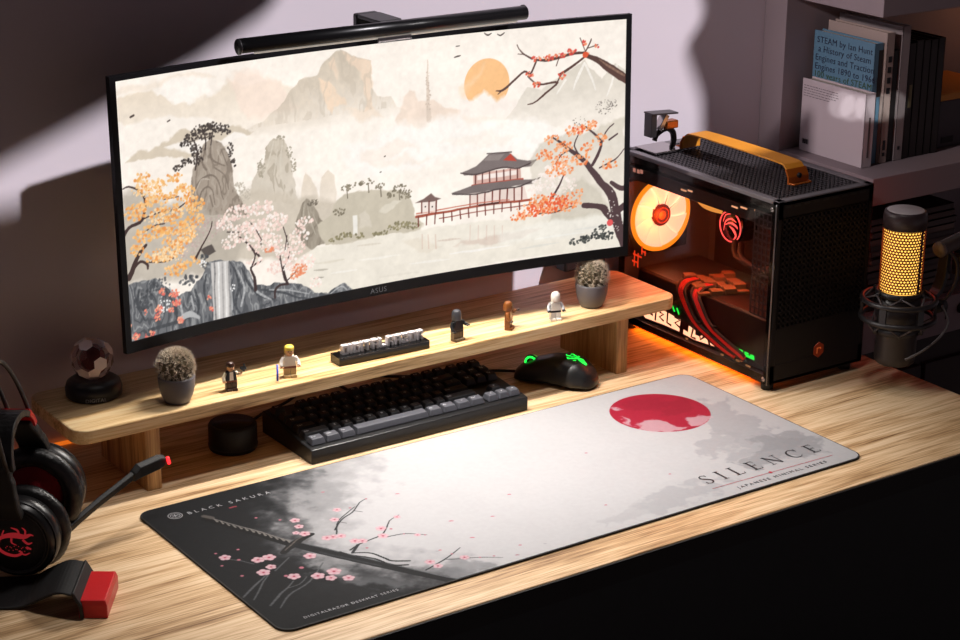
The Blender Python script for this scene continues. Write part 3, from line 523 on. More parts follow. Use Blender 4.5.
# print of the desk mat, in millimetres from its front left corner
MAT_ART=[
["p",[110,111,115],0.55,108.5,24.8,[[-9.4,436.1],[339.7,443.8],[278.9,328.8],[206.1,274.7],[175.8,205.3],[152.1,152.8],[165.4,104.3],[211.2,41.6],[262,-11.3],[-25.7,-84.7],[-105.7,-4.7]],None],
["p",[20,22,26],0.92,71.3,21.7,[[-20.1,443.2],[258.4,434.7],[222.6,366.1],[165.7,312.6],[131.1,235],[118.8,168.3],[142,100.4],[170.7,55.8],[207.5,25],[241.3,-10.1],[-36.5,-103.6],[-87.5,-16.8]],None],
["p",[20,22,26],0.95,52.7,15.5,[[-32.9,415],[213,436.2],[153.7,328],[95.8,207],[90.6,71.6],[99,17.4],[136.6,-31.4],[-45.4,-97.6]],None],
["p",[150,151,155],0.35,24.8,18.6,[[208.9,336.6],[262.3,339.8],[264.5,292.1],[195.9,227.1],[171.8,261.1]],None],
["p",[214,214,216],0.55,15.5,12.4,[[112.9,145.8],[152.1,152.8],[160.2,114.3],[131.6,94.6],[107,104.5]],None],
["p",[118,120,124],0.7,9.3,9.3,[[135.3,73],[165.2,46.9],[180.7,27.1],[164,22.7],[132.4,50]],None],
["p",[150,152,156],0.6,7.8,9.3,[[223.2,33.6],[257.5,46.3],[284.3,31.8],[292.1,7],[252.1,-4.7],[219.5,10.7]],None],
["p",[150,151,156],0.6,6.2,9.3,[[222.4,15.1],[249,22.8],[274,6.2],[276.4,-11.4],[241.8,-19.8]],None],
["p",[192,193,198],0.6,7.8,14,[[821.6,249.2],[856.6,272.5],[886.4,267],[865.2,229.6],[870.5,203.2],[872.2,179.4],[867.8,85.9],[842.6,68.8],[797.6,90.2],[750.6,88.2],[750.6,108.8],[793.4,122.4],[796.1,150.5],[799,192.2]],None],
["p",[170,171,176],0.62,7.8,14,[[747.2,78.3],[788.4,96.2],[820.3,121.6],[855.9,123.9],[887.7,107.2],[890.2,79.6],[877.9,37],[847.6,40.5],[802.7,45.6],[760.7,49.1]],None],
["p",[206,206,210],0.8,7.8,14,[[547.4,40.7],[594.6,57.9],[648,60.8],[688.4,57.4],[710.6,42.6],[664.2,19.3],[611.1,17],[559.2,14.7]],None],
["p",[200,200,204],0.7,7.8,14,[[744.9,154.5],[803.6,180.3],[816,141.7],[763.2,112.9],[721.1,116]],None],
["p",[214,214,217],0.7,7.8,14,[[484.2,42.8],[561,57.6],[576.7,36.1],[530.3,19.4],[462.5,14.8]],None],
["d",[196,30,62],1,774.5,277.6,72.5],
["p",[170,24,52],0.5,12.4,14,[[764.1,333.6],[815.7,327.9],[832.1,279.4],[806,259.5],[763.9,287.3],[738.7,313.2]],None],
["p",[240,214,220],0.8,4.7,7.8,[[721.1,256.9],[750.7,259.7],[761.3,234.8],[777.9,215],[749.5,211.7],[720.2,222.3],[709.6,242.5]],None],
["p",[240,214,220],0.8,4.7,7.8,[[792.4,232.2],[816.6,238.8],[826.1,228],[799.3,209.7],[782.6,216.3]],None],
["p",[240,214,220],0.8,4.7,7.8,[[721.8,324.3],[732.6,321.8],[732.7,312.5],[723.1,314.3]],None],
["p",[240,214,220],0.8,4.7,7.8,[[711.4,294.7],[716.2,278],[711.8,254.3],[706.9,270.8]],None],
["s",[12,13,15],1,[[66.3,315,11.2],[95.1,252,11.2],[120.3,190.7,11.2]]],
["s",[150,144,140],0.85,[[69.8,321.6,2.2],[98.9,259.1,2.2],[123.5,201.4,2.2]]],
["s",[96,90,86],1,[[69,325.7,8.1],[74.7,314.8,8.1]]],
["s",[158,152,146],0.9,[[75.1,308.8,1.1],[75.1,300.6,3.1]]],
["s",[158,152,146],0.9,[[79,300.1,1.1],[79,291.9,3.1]]],
["s",[158,152,146],0.9,[[82.9,291.4,1.1],[82.9,283.3,3.1]]],
["s",[158,152,146],0.9,[[86.8,282.7,1.1],[86.8,274.7,3.1]]],
["s",[158,152,146],0.9,[[90.7,274.1,1.1],[90.7,266.1,3.1]]],
["s",[158,152,146],0.9,[[94.6,265.5,1.1],[94.5,257.5,3.1]]],
["s",[158,152,146],0.9,[[98.4,256.9,1.1],[98.4,249,3.1]]],
["s",[158,152,146],0.9,[[102.3,248.4,1.1],[102.2,240.5,3.1]]],
["s",[158,152,146],0.9,[[106.1,239.9,1.1],[106,232,3.1]]],
["s",[158,152,146],0.9,[[109.9,231.4,1.1],[109.8,223.6,3.1]]],
["s",[158,152,146],0.9,[[113.7,223,1.1],[113.6,215.2,3.1]]],
["s",[158,152,146],0.9,[[117.5,214.6,1.1],[117.4,206.8,3.1]]],
["s",[158,152,146],0.9,[[121.3,206.2,1.1],[121.2,198.4,3.1]]],
["s",[30,29,30],1,[[100.2,177.3,7.8],[115.5,187.2,10.8],[129.6,194.7,12.4],[142.5,199.8,10.8],[156.4,204.2,6.2]]],
["s",[120,110,104],0.8,[[105.6,182,1.6],[132.4,199.6,2.5],[155.8,208.1,1.6]]],
["s",[24,26,30],1,[[127.1,182.8,14.3],[147.8,145.6,16.7],[165.7,113.9,16.7],[195.6,61.6,14.9],[238.1,-12.6,13]]],
["s",[112,116,120],0.9,[[136,183.6,1.9],[152.3,153.3,2.2],[169.9,121,2.2],[199.3,67.5,2.2],[238.2,0.2,1.9]]],
["s",[60,62,66],0.6,[[138.4,153.6,3.7],[159.6,118,4.3],[179.9,81.7,3.1]]],
["s",[30,32,36],1,[[170.2,130.8,2.2],[186.4,120,2.2],[195.4,97.5,2.8],[199.1,85.2,3.1],[217.2,73.1,3.1]]],
["s",[30,32,36],1,[[169.9,121,2.2],[184.8,101.2,2.5],[191.3,77.3,3.1],[209.4,65.3,3.1]]],
["s",[30,32,36],1,[[159.4,141.2,3.1],[163.9,125,3.7]]],
["s",[44,46,50],1,[[186.2,198.4,2.5],[203.4,215.1,2.2],[216.3,224.3,1.9],[235.1,233.5,1.6],[255,251.4,1.4],[267.1,256.4,0.9]]],
["s",[44,46,50],1,[[235.1,233.5,1.1],[242,225.2,0.8]]],
["s",[44,46,50],1,[[203.4,215.1,1.2],[209.2,207.6,0.9]]],
["s",[44,46,50],1,[[172.4,139.2,2.5],[191.3,146.8,2.5],[217.5,151.6,1.9],[233.3,158.3,1.7],[257.4,182.7,1.4],[276.5,191.5,0.9]]],
["s",[44,46,50],1,[[230.6,144.6,1.6],[252.8,140.2,1.4],[273,123.3,0.8]]],
["s",[44,46,50],1,[[219.1,42.7,2],[245.2,49.6,1.9],[270.2,60.9,1.6],[288.4,70.5,0.9]]],
["s",[44,46,50],1,[[254.7,53,1.2],[293.2,34,1.4],[316.5,18.5,0.6]]],
["s",[44,46,50],1,[[187.8,145.8,4],[170.2,130.8,3.4]]],
["s",[44,46,50],1,[[181.9,187.3,1.9],[204.6,219.6,1.6],[242.5,243.2,1.1]]],
["s",[104,106,110],0.85,[[4.4,100,2.8],[24.1,115.9,3.2],[39.5,125.5,2.8],[57.5,138.8,2]]],
["s",[104,106,110],0.85,[[11.5,87.7,2],[37.6,116.2,2.4],[56.2,135.2,1.8]]],
["s",[104,106,110],0.85,[[20.3,65.4,2.8],[44,84.3,3],[61.3,94.2,2.6],[74.1,104.4,2]]],
["s",[104,106,110],0.85,[[27.8,52.9,2],[51.5,76.2,2.6],[89.1,92.5,2.6],[126.9,126.7,2]]],
["s",[104,106,110],0.85,[[68.8,139.6,2.4],[99.9,162,2]]],
["s",[104,106,110],0.85,[[33.7,201.8,1.2],[46.2,186.9,1.6],[56.4,170.4,1.6]]],
["s",[104,106,110],0.85,[[59.3,92.5,2],[76.2,93.6,1.8],[91.2,105.6,1.4]]],
["f",[238,180,192],1,35.3,204.9,7],
["f",[238,180,192],1,65.6,177.3,7.5],
["f",[238,180,192],1,80,175.9,7.9],
["f",[238,180,192],1,54.9,144,7.9],
["f",[238,180,192],1,69.5,151.9,6.2],
["f",[238,180,192],1,80,114.6,7.5],
["f",[238,180,192],1,104.4,100,7.9],
["f",[238,180,192],1,126.3,99.7,8.4],
["f",[238,180,192],1,114.6,86.9,6.6],
["f",[238,180,192],1,132,75.3,7],
["f",[238,180,192],1,123.4,151.9,7.5],
["f",[238,180,192],1,158.4,250.3,6.2],
["f",[238,180,192],1,153.7,231.9,5.7],
["f",[238,180,192],1,149.2,209.7,6.6],
["f",[238,180,192],1,166.2,184,6.6],
["f",[238,180,192],1,173.8,182.4,6.2],
["f",[238,180,192],1,183.5,179.3,6.2],
["f",[238,180,192],1,190.6,157.5,6.6],
["f",[238,180,192],1,198.3,152.4,6.2],
["f",[238,180,192],1,218.6,248.1,5.3],
["f",[238,180,192],1,201.1,224.8,5.7],
["f",[238,180,192],1,236.3,170.3,6.6],
["f",[238,180,192],1,227,150.5,6.6],
["f",[238,180,192],1,271.2,187.9,4.4],
["f",[238,180,192],1,264.2,129.2,4],
["f",[238,180,192],1,235.9,57.4,6.2],
["f",[238,180,192],1,238,43,5.7],
["f",[238,180,192],1,277.5,44.5,5.7],
["f",[238,180,192],1,141.3,217.7,4.4],
["d",[214,130,148],1,31.1,220.9,1.9],
["d",[214,130,148],1,58.9,215.8,2],
["d",[214,130,148],1,46.3,190.1,2.2],
["d",[214,130,148],1,29.2,150,2.2],
["d",[214,130,148],1,72.7,121.1,2.6],
["d",[214,130,148],1,98.9,129.8,3],
["d",[214,130,148],1,143.3,262,1.9],
["d",[214,130,148],1,121,284,1.9],
["d",[214,130,148],1,21.8,186.9,1.9],
["d",[214,130,148],1,267.1,256.4,1.7],
["d",[214,130,148],1,246,162.1,1.9],
["d",[214,130,148],1,272,124,1.5],
["d",[214,130,148],1,270.2,60.9,1.7],
["d",[214,130,148],1,293.2,34,1.7],
["d",[214,130,148],1,309.7,28,1.5],
["d",[214,130,148],1,235.6,244.1,1.7],
["d",[214,130,148],1,192.6,132.5,1.9],
["d",[214,130,148],1,251.8,140.9,1.5],
["s",[224,120,140],1,[[307.3,247.4,0.8],[309.9,246.7,2.2],[312.1,245.3,0.8]]],
["s",[224,120,140],1,[[318.8,140.9,0.8],[321.6,140.1,2.2],[323.9,138.5,0.8]]],
["s",[224,120,140],1,[[313.9,86.5,0.8],[316.7,85.7,2.2],[318.9,84.2,0.8]]],
["s",[224,120,140],1,[[371.4,123.8,0.8],[373.8,123.3,2.2],[375.8,122,0.8]]],
["s",[224,120,140],1,[[427.2,165.9,0.8],[429.5,165.6,2.2],[431.2,164.4,0.8]]],
["s",[224,120,140],1,[[229.7,306.4,0.8],[231.9,306.1,2.2],[233.6,304.9,0.8]]],
["s",[224,120,140],1,[[594.4,219.3,0.8],[596.4,219.2,2.2],[597.8,218.3,0.8]]],
["s",[224,120,140],1,[[512.9,69.9,0.8],[514.8,69.8,2.2],[516,68.9,0.8]]],
["s",[224,120,140],1,[[645.1,100.6,0.8],[646.8,100.7,2.2],[647.9,99.9,0.8]]],
["s",[224,120,140],1,[[352.2,35.5,0.8],[353.9,35.4,2.2],[355.2,34.5,0.8]]],
["s",[224,120,140],1,[[332.5,15.1,0.8],[334.6,14.7,2.2],[336.3,13.6,0.8]]],
["s",[224,120,140],1,[[262.4,78.4,0.8],[264.1,78.3,2.2],[265.4,77.4,0.8]]],
["s",[170,170,174],0.6,[[332.6,16.1,1.6],[336.7,13.4,1.6]]],
["s",[170,170,174],0.6,[[329.2,1.9,1.6],[332.2,-0.2,1.6]]],
["s",[170,170,174],0.6,[[380.2,21.2,1.6],[382.3,19.9,1.6]]],
["s",[170,170,174],0.6,[[258.5,78.6,1.6],[260.6,77.3,1.6]]]]


# ------------------------------------------------------------------ painting on a grid of vertices
class Canvas:
    def __init__(self, x0, x1, y0, y1, nx, ny, base, seed):
        self.xs=np.linspace(x0,x1,nx); self.ys=np.linspace(y0,y1,ny); self.nx=nx; self.ny=ny
        self.c=np.empty((ny,nx,3),np.float32); self.c[:]=np.array(base,np.float32)
        self.rs=np.random.RandomState(seed)
        self.wx=self.fbm(22,4); self.wy=self.fbm(22,4)
        self.step=(x1-x0)/(nx-1)
        self.vf=self.fbm(24,4,2.6)+.5*self.fbm(90,1)
    def noise(self, cell, ay=1.0):
        w=self.xs[-1]-self.xs[0]; h=self.ys[-1]-self.ys[0]; cy=cell*ay
        gx=int(w/cell)+3; gy=int(h/cy)+3
        g=self.rs.rand(gy,gx)
        fx=(self.xs-self.xs[0])/cell; fy=(self.ys-self.ys[0])/cy
        ix=fx.astype(int); iy=fy.astype(int); tx=fx-ix; ty=fy-iy
        tx=tx*tx*(3-2*tx); ty=(ty*ty*(3-2*ty))[:,None]
        a=g[iy][:,ix]; b=g[iy][:,ix+1]; c=g[iy+1][:,ix]; d=g[iy+1][:,ix+1]
        return (a*(1-tx)+b*tx)*(1-ty)+(c*(1-tx)+d*tx)*ty
    def fbm(self, cell, oct, ay=1.0):
        o=0; a=1; s=0
        for _ in range(oct): o=o+a*self.noise(max(cell,1.2),ay); s+=a; a*=.55; cell/=2
        return o/s*2-1
    def win(self, x0,x1,y0,y1):
        i0=max(0,np.searchsorted(self.xs,x0)-1); i1=min(self.nx,np.searchsorted(self.xs,x1)+1)
        j0=max(0,np.searchsorted(self.ys,y0)-1); j1=min(self.ny,np.searchsorted(self.ys,y1)+1)
        return i0,i1,j0,j1
    def blend(self,w,col,a):
        i0,i1,j0,j1=w; s=self.c[j0:j1,i0:i1]; a=a[...,None].astype(np.float32); s[:]=s*(1-a)+np.array(col,np.float32)*a
    def poly(self, col, alpha, soft, warp, pts, fade=None):
        p=np.array(pts); m=soft+abs(warp)*1.2
        w=self.win(p[:,0].min()-m,p[:,0].max()+m,p[:,1].min()-m,p[:,1].max()+m)
        i0,i1,j0,j1=w
        if i1<=i0 or j1<=j0: return
        X,Y=np.meshgrid(self.xs[i0:i1],self.ys[j0:j1])
        X=X+self.wx[j0:j1,i0:i1]*warp*2; Yw=Y+self.wy[j0:j1,i0:i1]*warp*2
        ins=np.zeros(X.shape,bool); d=np.full(X.shape,1e9)
        for k in range(len(p)):
            a=p[k-1]; b=p[k]
            if a[1]!=b[1]:
                c=((a[1]>Yw)!=(b[1]>Yw)); ins^=c&(X<(b[0]-a[0])*(Yw-a[1])/(b[1]-a[1])+a[0])
            v=b-a; l=max(v@v,1e-9); t=np.clip(((X-a[0])*v[0]+(Yw-a[1])*v[1])/l,0,1)
            d=np.minimum(d,np.hypot(X-a[0]-t*v[0],Yw-a[1]-t*v[1]))
        sd=np.where(ins,d,-d); A=np.clip(.5+sd/max(soft,self.step*.8),0,1)*alpha
        if fade is not None:
            t=np.clip((Y-fade[1])/(fade[0]-fade[1]),0,1); A=A*(t**.8)
        self.blend(w,col,A)
    def stroke(self, col, alpha, pts):
        if len(pts)>2: pts=[tuple(q) for q in smooth_path(pts,4)]
        # hand drawn wobble
        w=lambda F,x,y: float(F[min(self.ny-1,max(0,int((y-self.ys[0])/(self.ys[1]-self.ys[0])))),min(self.nx-1,max(0,int((x-self.xs[0])/self.step)))])
        pts=[(x+w(self.wx,x,y)*1.6,y+w(self.wy,x,y)*1.6,r*(1+.35*w(self.wx,x,y))) for x,y,r in pts]
        for a,b in zip(pts[:-1],pts[1:]):
            m=max(a[2],b[2])+1
            w=self.win(min(a[0],b[0])-m,max(a[0],b[0])+m,min(a[1],b[1])-m,max(a[1],b[1])+m); i0,i1,j0,j1=w
            if i1<=i0 or j1<=j0: continue
            X,Y=np.meshgrid(self.xs[i0:i1],self.ys[j0:j1])
            vx,vy=b[0]-a[0],b[1]-a[1]; l=max(vx*vx+vy*vy,1e-9)
            t=np.clip(((X-a[0])*vx+(Y-a[1])*vy)/l,0,1)
            d=np.hypot(X-a[0]-t*vx,Y-a[1]-t*vy); r=(a[2]+(b[2]-a[2])*t)/2
            self.blend(w,col,np.clip(.5+(r-d)/self.step,0,1)*alpha)
    def veins(self, pts, dark, light, freq, alpha, sy=1.0):
        p=np.array(pts); w=self.win(p[:,0].min(),p[:,0].max(),p[:,1].min(),p[:,1].max()); i0,i1,j0,j1=w
        X,Y=np.meshgrid(self.xs[i0:i1],self.ys[j0:j1]); ins=np.zeros(X.shape,bool)
        X2=X+self.wx[j0:j1,i0:i1]*3; Y2=Y+self.wy[j0:j1,i0:i1]*3
        for k in range(len(p)):
            a=p[k-1]; b=p[k]
            if a[1]!=b[1]: ins^=((a[1]>Y2)!=(b[1]>Y2))&(X2<(b[0]-a[0])*(Y2-a[1])/(b[1]-a[1])+a[0])
        F=self.vf[j0:j1,i0:i1]; t=np.sin(F*freq)
        self.blend(w,dark,np.clip((t-.55)*3,0,1)*alpha*ins); self.blend(w,light,np.clip((-t-.72)*3.5,0,1)*alpha*.8*ins)
    def disc(self,col,alpha,x,y,r,sq=1):
        w=self.win(x-r-1,x+r+1,y-r-1,y+r+1); i0,i1,j0,j1=w
        if i1<=i0 or j1<=j0: return
        X,Y=np.meshgrid(self.xs[i0:i1],self.ys[j0:j1])
        self.blend(w,col,np.clip(.5+(r-np.hypot(X-x,Y-y))/self.step,0,1)*alpha)
    def flower(self,col,x,y,r):
        a0=self.rs.rand()*6
        for k in range(5):
            a=a0+k*2*PI/5; j=self.rs.rand()*.12
            self.disc(tuple(min(255,v*(1.0+j)) for v in col),1,x+math.cos(a)*r*.58,y+math.sin(a)*r*.58,r*.52)
            self.disc((248,222,228),.9,x+math.cos(a)*r*.75,y+math.sin(a)*r*.75,r*.26)
        self.disc((190,70,96),1,x,y,r*.22)
    def draw(self, art):
        for it in art:
            k=it[0]
            if k=='p': self.poly(*it[1:])
            elif k=='s': self.stroke(*it[1:])
            elif k=='v': self.veins(*it[1:])
            elif k=='d': self.disc(*it[1:])
            elif k=='f': self.flower(it[1],it[3],it[4],it[5])
            elif k=='b':
                _,cs,n,s0,s1,el,a=it
                ar=np.array([e[2]*e[3] for e in el]); pr=ar/ar.sum()
                for _ in range(n):
                    e=el[self.rs.choice(len(el),p=pr)]; t=self.rs.rand()*2*PI; q=math.sqrt(self.rs.rand())
                    c=cs[self.rs.randint(len(cs))]
                    self.disc(c,a,e[0]+math.cos(t)*q*e[2],e[1]+math.sin(t)*q*e[3],s0+(s1-s0)*self.rs.rand())
    def mesh(self, name, place, keep=None):
        """grid mesh with the painting as a colour attribute; place(x,y arrays)->(N,3)"""
        X,Y=np.meshgrid(self.xs,self.ys); co=place(X.ravel(),Y.ravel()).astype(np.float32)
        idx=np.arange(self.nx*self.ny).reshape(self.ny,self.nx)
        q=np.stack([idx[:-1,:-1],idx[:-1,1:],idx[1:,1:],idx[1:,:-1]],-1).reshape(-1,4)
        if keep is not None:
            k=keep(X,Y); kk=(k[:-1,:-1]&k[:-1,1:]&k[1:,1:]&k[1:,:-1]).ravel(); q=q[kk]
        used=np.zeros(len(co),bool); used[q.ravel()]=True
        rm=np.cumsum(used)-1; co=co[used]; q=rm[q]
        me=bpy.data.meshes.new(name); me.vertices.add(len(co)); me.vertices.foreach_set('co',co.ravel())
        me.loops.add(q.size); me.loops.foreach_set('vertex_index',q.ravel().astype(np.int32))
        me.polygons.add(len(q)); me.polygons.foreach_set('loop_start',np.arange(0,q.size,4,dtype=np.int32))
        me.polygons.foreach_set('use_smooth',np.ones(len(q),bool))
        c=self.c.reshape(-1,3)[used]/255.; l=np.where(c<=.04045,c/12.92,((c+.055)/1.055)**2.4)
        at=me.color_attributes.new('print','FLOAT_COLOR','POINT')
        at.data.foreach_set('color',np.concatenate([l,np.ones((len(l),1))],1).astype(np.float32).ravel())
        me.update(calc_edges=True); me.validate()
        return me

# ------------------------------------------------------------------ materials
BLACK = mat('black plastic',(22,22,24),.42)
BLACKM = mat('matte black',(16,16,17),.6,bump=(400,.1))
SATIN = mat('satin black metal',(48,45,47),.35,.2)
GLOSS = mat('gloss black',(10,10,11),.16,spec=.4)
DARK = mat('dark grey plastic',(44,43,46),.45)
LEATHER = mat('black leatherette',(18,17,18),.38,bump=(160,.5))
REDP = mat('red plastic',(196,14,22),.35,bump=(500,.15))
REDF = mat('red mesh fabric',(160,10,30),.8,bump=(900,.8))
GUNM = mat('gunmetal',(70,66,68),.38,.7)
CHROME = mat('polished steel',(190,184,184),.2,1)
WALLM = mat('plaster wall',(206,198,206),.9,spec=.1,bump=(60,.08),sub=(3,.03))
SHELFM = mat('grey lilac laminate',(142,130,134),.6,sub=(8,.05))
SHELFD = mat('dark brown laminate',(52,40,40),.6)
FLOORM = wood('dark floorboards',[(26,18,14),(32,23,18),(38,27,20),(44,32,25)],.5)
OAK = wood('oak desk laminate',[(120,86,54),(190,154,112),(222,190,150),(240,214,180)],1)
OAK2 = wood('oak riser board',[(146,106,62),(210,170,116),(236,202,150),(246,222,178)],1.1)
OAKY = wood('oak riser leg',[(120,84,50),(170,128,82),(198,156,106),(216,180,128)],1.3,axis=2)
ORANGE = mat('orange strap',(222,146,44),.45,bump=(300,.1))
ORANGED = mat('amber bracket',(190,96,24),.35,.3)
LED_O = mat('orange led',(20,8,0),.5,emit=(255,120,30),es=.7)
LED_R = mat('red led',(20,0,0),.5,emit=(255,30,36),es=4)
LED_G = mat('green led',(0,20,0),.5,emit=(30,240,70),es=2.2)
INK = mat('dark ink',(30,31,36),.6)
PALE = mat('pale ink',(150,150,154),.6)
GREY = mat('mid grey ink',(120,120,124),.6)
WHITEP = mat('white plastic',(226,224,222),.3)
PAPER = mat('page edges',(196,186,172),.8,bump=(800,.3))

# ------------------------------------------------------------------ the setting
b = MB(); b.box(-3.2,3.2,.46,.50,-.74,1.37); struct(b.build('wall_back', WALLM))
b = MB(); b.box(-3.2,3.2,-3.2,.46,-.78,-.74); struct(b.build('floor', FLOORM))
# unseen overhead sheet added to shape the sun patch; opening cut to fit it
SUN_D = Vector((-.36,1,-1.1)).normalized()
CZ = 1.35
lit = [(-.80,.295),(-.50,.398),(-.34,.458),(-.21,.505),(-.10,.560),(-.02,.635),(.02,.80),(.735,.80),(.70,.70),(.72,.62),(.672,.555),(.70,.475),(.66,.425),(.70,.34),(.705,.25),(.74,.04),(.20,.055),(-.27,.20),(-.31,.352),(-.80,.325)]
hole = [Vector((x+.36/1.1*(CZ-z), .46-(CZ-z)/1.1, CZ)) for x,z in lit]
outer = [Vector((-3.2,-3.2,CZ)),Vector((3.2,-3.2,CZ)),Vector((3.2,.46,CZ)),Vector((-3.2,.46,CZ))]
allv = outer+hole
tris = tessellate_polygon([outer, hole])
b = MB(); b.add([tuple(v) for v in allv], [tuple(t) for t in tris])
nh = len(hole)
b.add([tuple(v) for v in hole]+[(v.x,v.y,v.z+.006) for v in hole], [(i,(i+1)%nh,nh+(i+1)%nh,nh+i) for i in range(nh)])
struct(b.build('ceiling_gobo', mat('ceiling paint',(62,54,54),.9)))

# ------------------------------------------------------------------ desk
desk = thing('desk','oak veneer desk carrying the monitor, riser and computer','desk',(-.22,.10,-.74))
b = MB(); b.box(-1.25,.745,-.25,.452,-.03,0); b.build('desktop', OAK, desk, .0015)
b = MB(); b.box(-1.25,.745,-.2525,-.2501,-.03,-.0016); b.build('front_shade_strip', mat('painted front shade',(20,15,12),.7), desk)  # dark strip laid over the desk front in place of its shade
for x in (-1.15,.64):
    for y in (-.14,.39):
        b = MB(); b.box(x,x+.05,y-.025,y+.025,-.74,-.03); b.build('leg', BLACKM, desk, .003)
b = MB(); b.box(-1.2,.735,-.19,-.17,-.735,-.03); b.build('underdesk_shade', BLACKM, desk)  # black sheet added to stand for the shade under the desk
b = MB(); b.box(-1.2,.52,.4535,.4585,.0,.004); o = b.build('led_strip', LED_O); tag(o,'thin orange glowing light strip along the back edge of the desk by the wall','light strip')

# ------------------------------------------------------------------ monitor riser
rise = thing('monitor_riser','long oak shelf on two legs standing on the desk under the monitor','shelf',(0,.32,0))
pts = rrect(-.502,.482,.240,.402,.022)
b = MB(); b.prism(pts,.088,.107); b.build('board', OAK2, rise, .002)
for x0 in (-.405,.371):
    b = MB(); b.prism(rrect(x0,x0+.022,.248,.392,.003,2),0,.088); b.build('leg', OAKY, rise, .001)

# ------------------------------------------------------------------ monitor
MX,MY,MZ,MYAW,MTILT,MW,MH,MR = -.0047,.3161,.3608,-.0286,.0262,.81,.3621,2.06
def mon_place(u, v, dpt=0.0):
    """point of the curved panel: u,v in millimetres from its lower left corner, dpt metres behind the front"""
    a=(np.asarray(u,float)/1000-MW/2)/MR; h=np.asarray(v,float)/1000-MH/2
    rr=MR+dpt
    lx=rr*np.sin(a); ly=-(MR-rr*np.cos(a)) if False else rr*np.cos(a)-MR
    ct,st=math.cos(MTILT),math.sin(MTILT)
    y2=ct*ly+st*h; z2=-st*ly+ct*h
    cy,sy=math.cos(MYAW),math.sin(MYAW)
    return np.stack([MX+cy*lx-sy*y2, MY+sy*lx+cy*y2, MZ+z2],-1)
mon = thing('monitor','wide curved black monitor showing a misty painted mountain and temple landscape','monitor',(MX,MY+.02,0))
def curved_slab(mb, u0,u1,v0,v1,d0,d1,n=32):
    vs=[]; fs=[]
    us=np.linspace(u0,u1,n+1)
    for u in us:
        for (v,d) in ((v0,d0),(v1,d0),(v1,d1),(v0,d1)): vs.append(tuple(mon_place(u,v,d)))
    for i in range(n):
        for j in range(4): fs.append((i*4+j,i*4+(j+1)%4,(i+1)*4+(j+1)%4,(i+1)*4+j))
    fs.append((0,1,2,3)); fs.append((n*4+3,n*4+2,n*4+1,n*4))
    mb.add(vs,fs)
SU0,SU1,SV0,SV1 = 9,802,15,355
b = MB(); curved_slab(b,0,810,0,SV0,0,.008); curved_slab(b,0,810,SV1,362,0,.008)
curved_slab(b,0,SU0,SV0,SV1,0,.008,1); curved_slab(b,SU1,810,SV0,SV1,0,.008,1)
bz = b.build('bezel', mat('black bezel',(15,15,18),.4,spec=.25), mon)
b = MB(); curved_slab(b,6,804,4,357,.0082,.016); curved_slab(b,60,750,25,330,.016,.034); curved_slab(b,160,650,50,300,.034,.050)
b.build('rear_shell', BLACKM, mon)
cv = Canvas(SU0,SU1,SV0,SV1,880,378,(252,242,231),5)
cv.c += (cv.fbm(120,4)*5)[...,None]
cv.draw(SCREEN_ART)
cv.c = np.clip(cv.c*(1+.035*cv.fbm(7,3)+.02*cv.fbm(30,2))[...,None]*1.012,0,255)
me = cv.mesh('screen', lambda x,y: mon_place(x,y,.002)-np.array([MX,MY+.02,0]))
scr = bpy.data.objects.new('screen', me); COL.objects.link(scr); scr.parent = mon
me.materials.append(painted('lit screen',.4,emission=True))
b = MB()
o0 = mon_place(387,4.0,-.0006); o1 = mon_place(420,4.0,-.0006)
b.M = frame(tuple(o0), tuple(o1-o0), (0,MTILT,1)); b.text('ASUS',.0105,.0003,'LEFT',1.15)
b.build('maker_mark', mat('grey logo',(120,122,128),.3,.6), mon)
b = MB(); p0 = mon_place(405,120,.046); 
b.M = frame(tuple(p0),(1,0,0),(0,0,1)); b.box(-.06,.06,0,.11,-.024,.006)
b.build('mount_plate', BLACKM, mon, .003)

# arm that carries the monitor
arm = thing('monitor_mount','black monitor arm clamped to the back of the desk behind the screen','monitor mount',(.45,.425,0))
b = MB(); b.box(.42,.485,.405,.448,.0,.012); b.build('clamp', BLACKM, arm, .002)
b = MB(); b.tube([(.452,.425,.012),(.452,.425,.33)],.015,16); b.build('post', BLACKM, arm)
b = MB(); b.box(.395,.475,.412,.440,.112,.138); b.build('cable_collar', BLACKM, arm, .004)
b = MB(); b.tube([(.452,.425,.30),(.21,.432,.32),(.02,.416,.335)],.014,12); b.build('arm', BLACKM, arm)

# light bar on the monitor
lb = thing('light_bar','black tubular light bar clipped on the top edge of the monitor','lamp',(-.006,.285,.545))
LBY,LBZ = .278,.5635
b = MB(); b.tube([(-.233,LBY+.004,LBZ),(.208,LBY-.006,LBZ)],.0098,24); b.build('tube', mat('satin black bar',(17,17,19),.3,.3), lb)
for x,s in ((-.234,-1),(.2075,1)):
    b = MB(); b.tube([(x,LBY-.001*s-.001,LBZ),(x+.0022*s,LBY-.001*s-.001,LBZ)],.0101,24); b.build('end_cap', mat('bar end cap %d'%s,(30,29,31),.4), lb)
b = MB(); b.tube([(-.21,LBY+.0045,LBZ-.0092),(.195,LBY-.0045,LBZ-.0092)],.0035,8); b.build('diffuser', mat('bar diffuser',(190,188,184),.5,emit=(255,244,230),es=.25), lb)
b = MB(); b.prism(rrect(-.022,.014,LBY+.004,.3400,.003,2),.5685,.5735); b.build('clip', BLACK, lb, .001)
b = MB(); b.box(-.022,.014,.3395,.352,.515,.5735); b.build('counterweight', BLACK, lb, .003)
b = MB(); b.box(-.031,.021,LBY-.0075,LBY-.005,.5475,.5535); b.build('lens_clip', GUNM, lb, .0005)

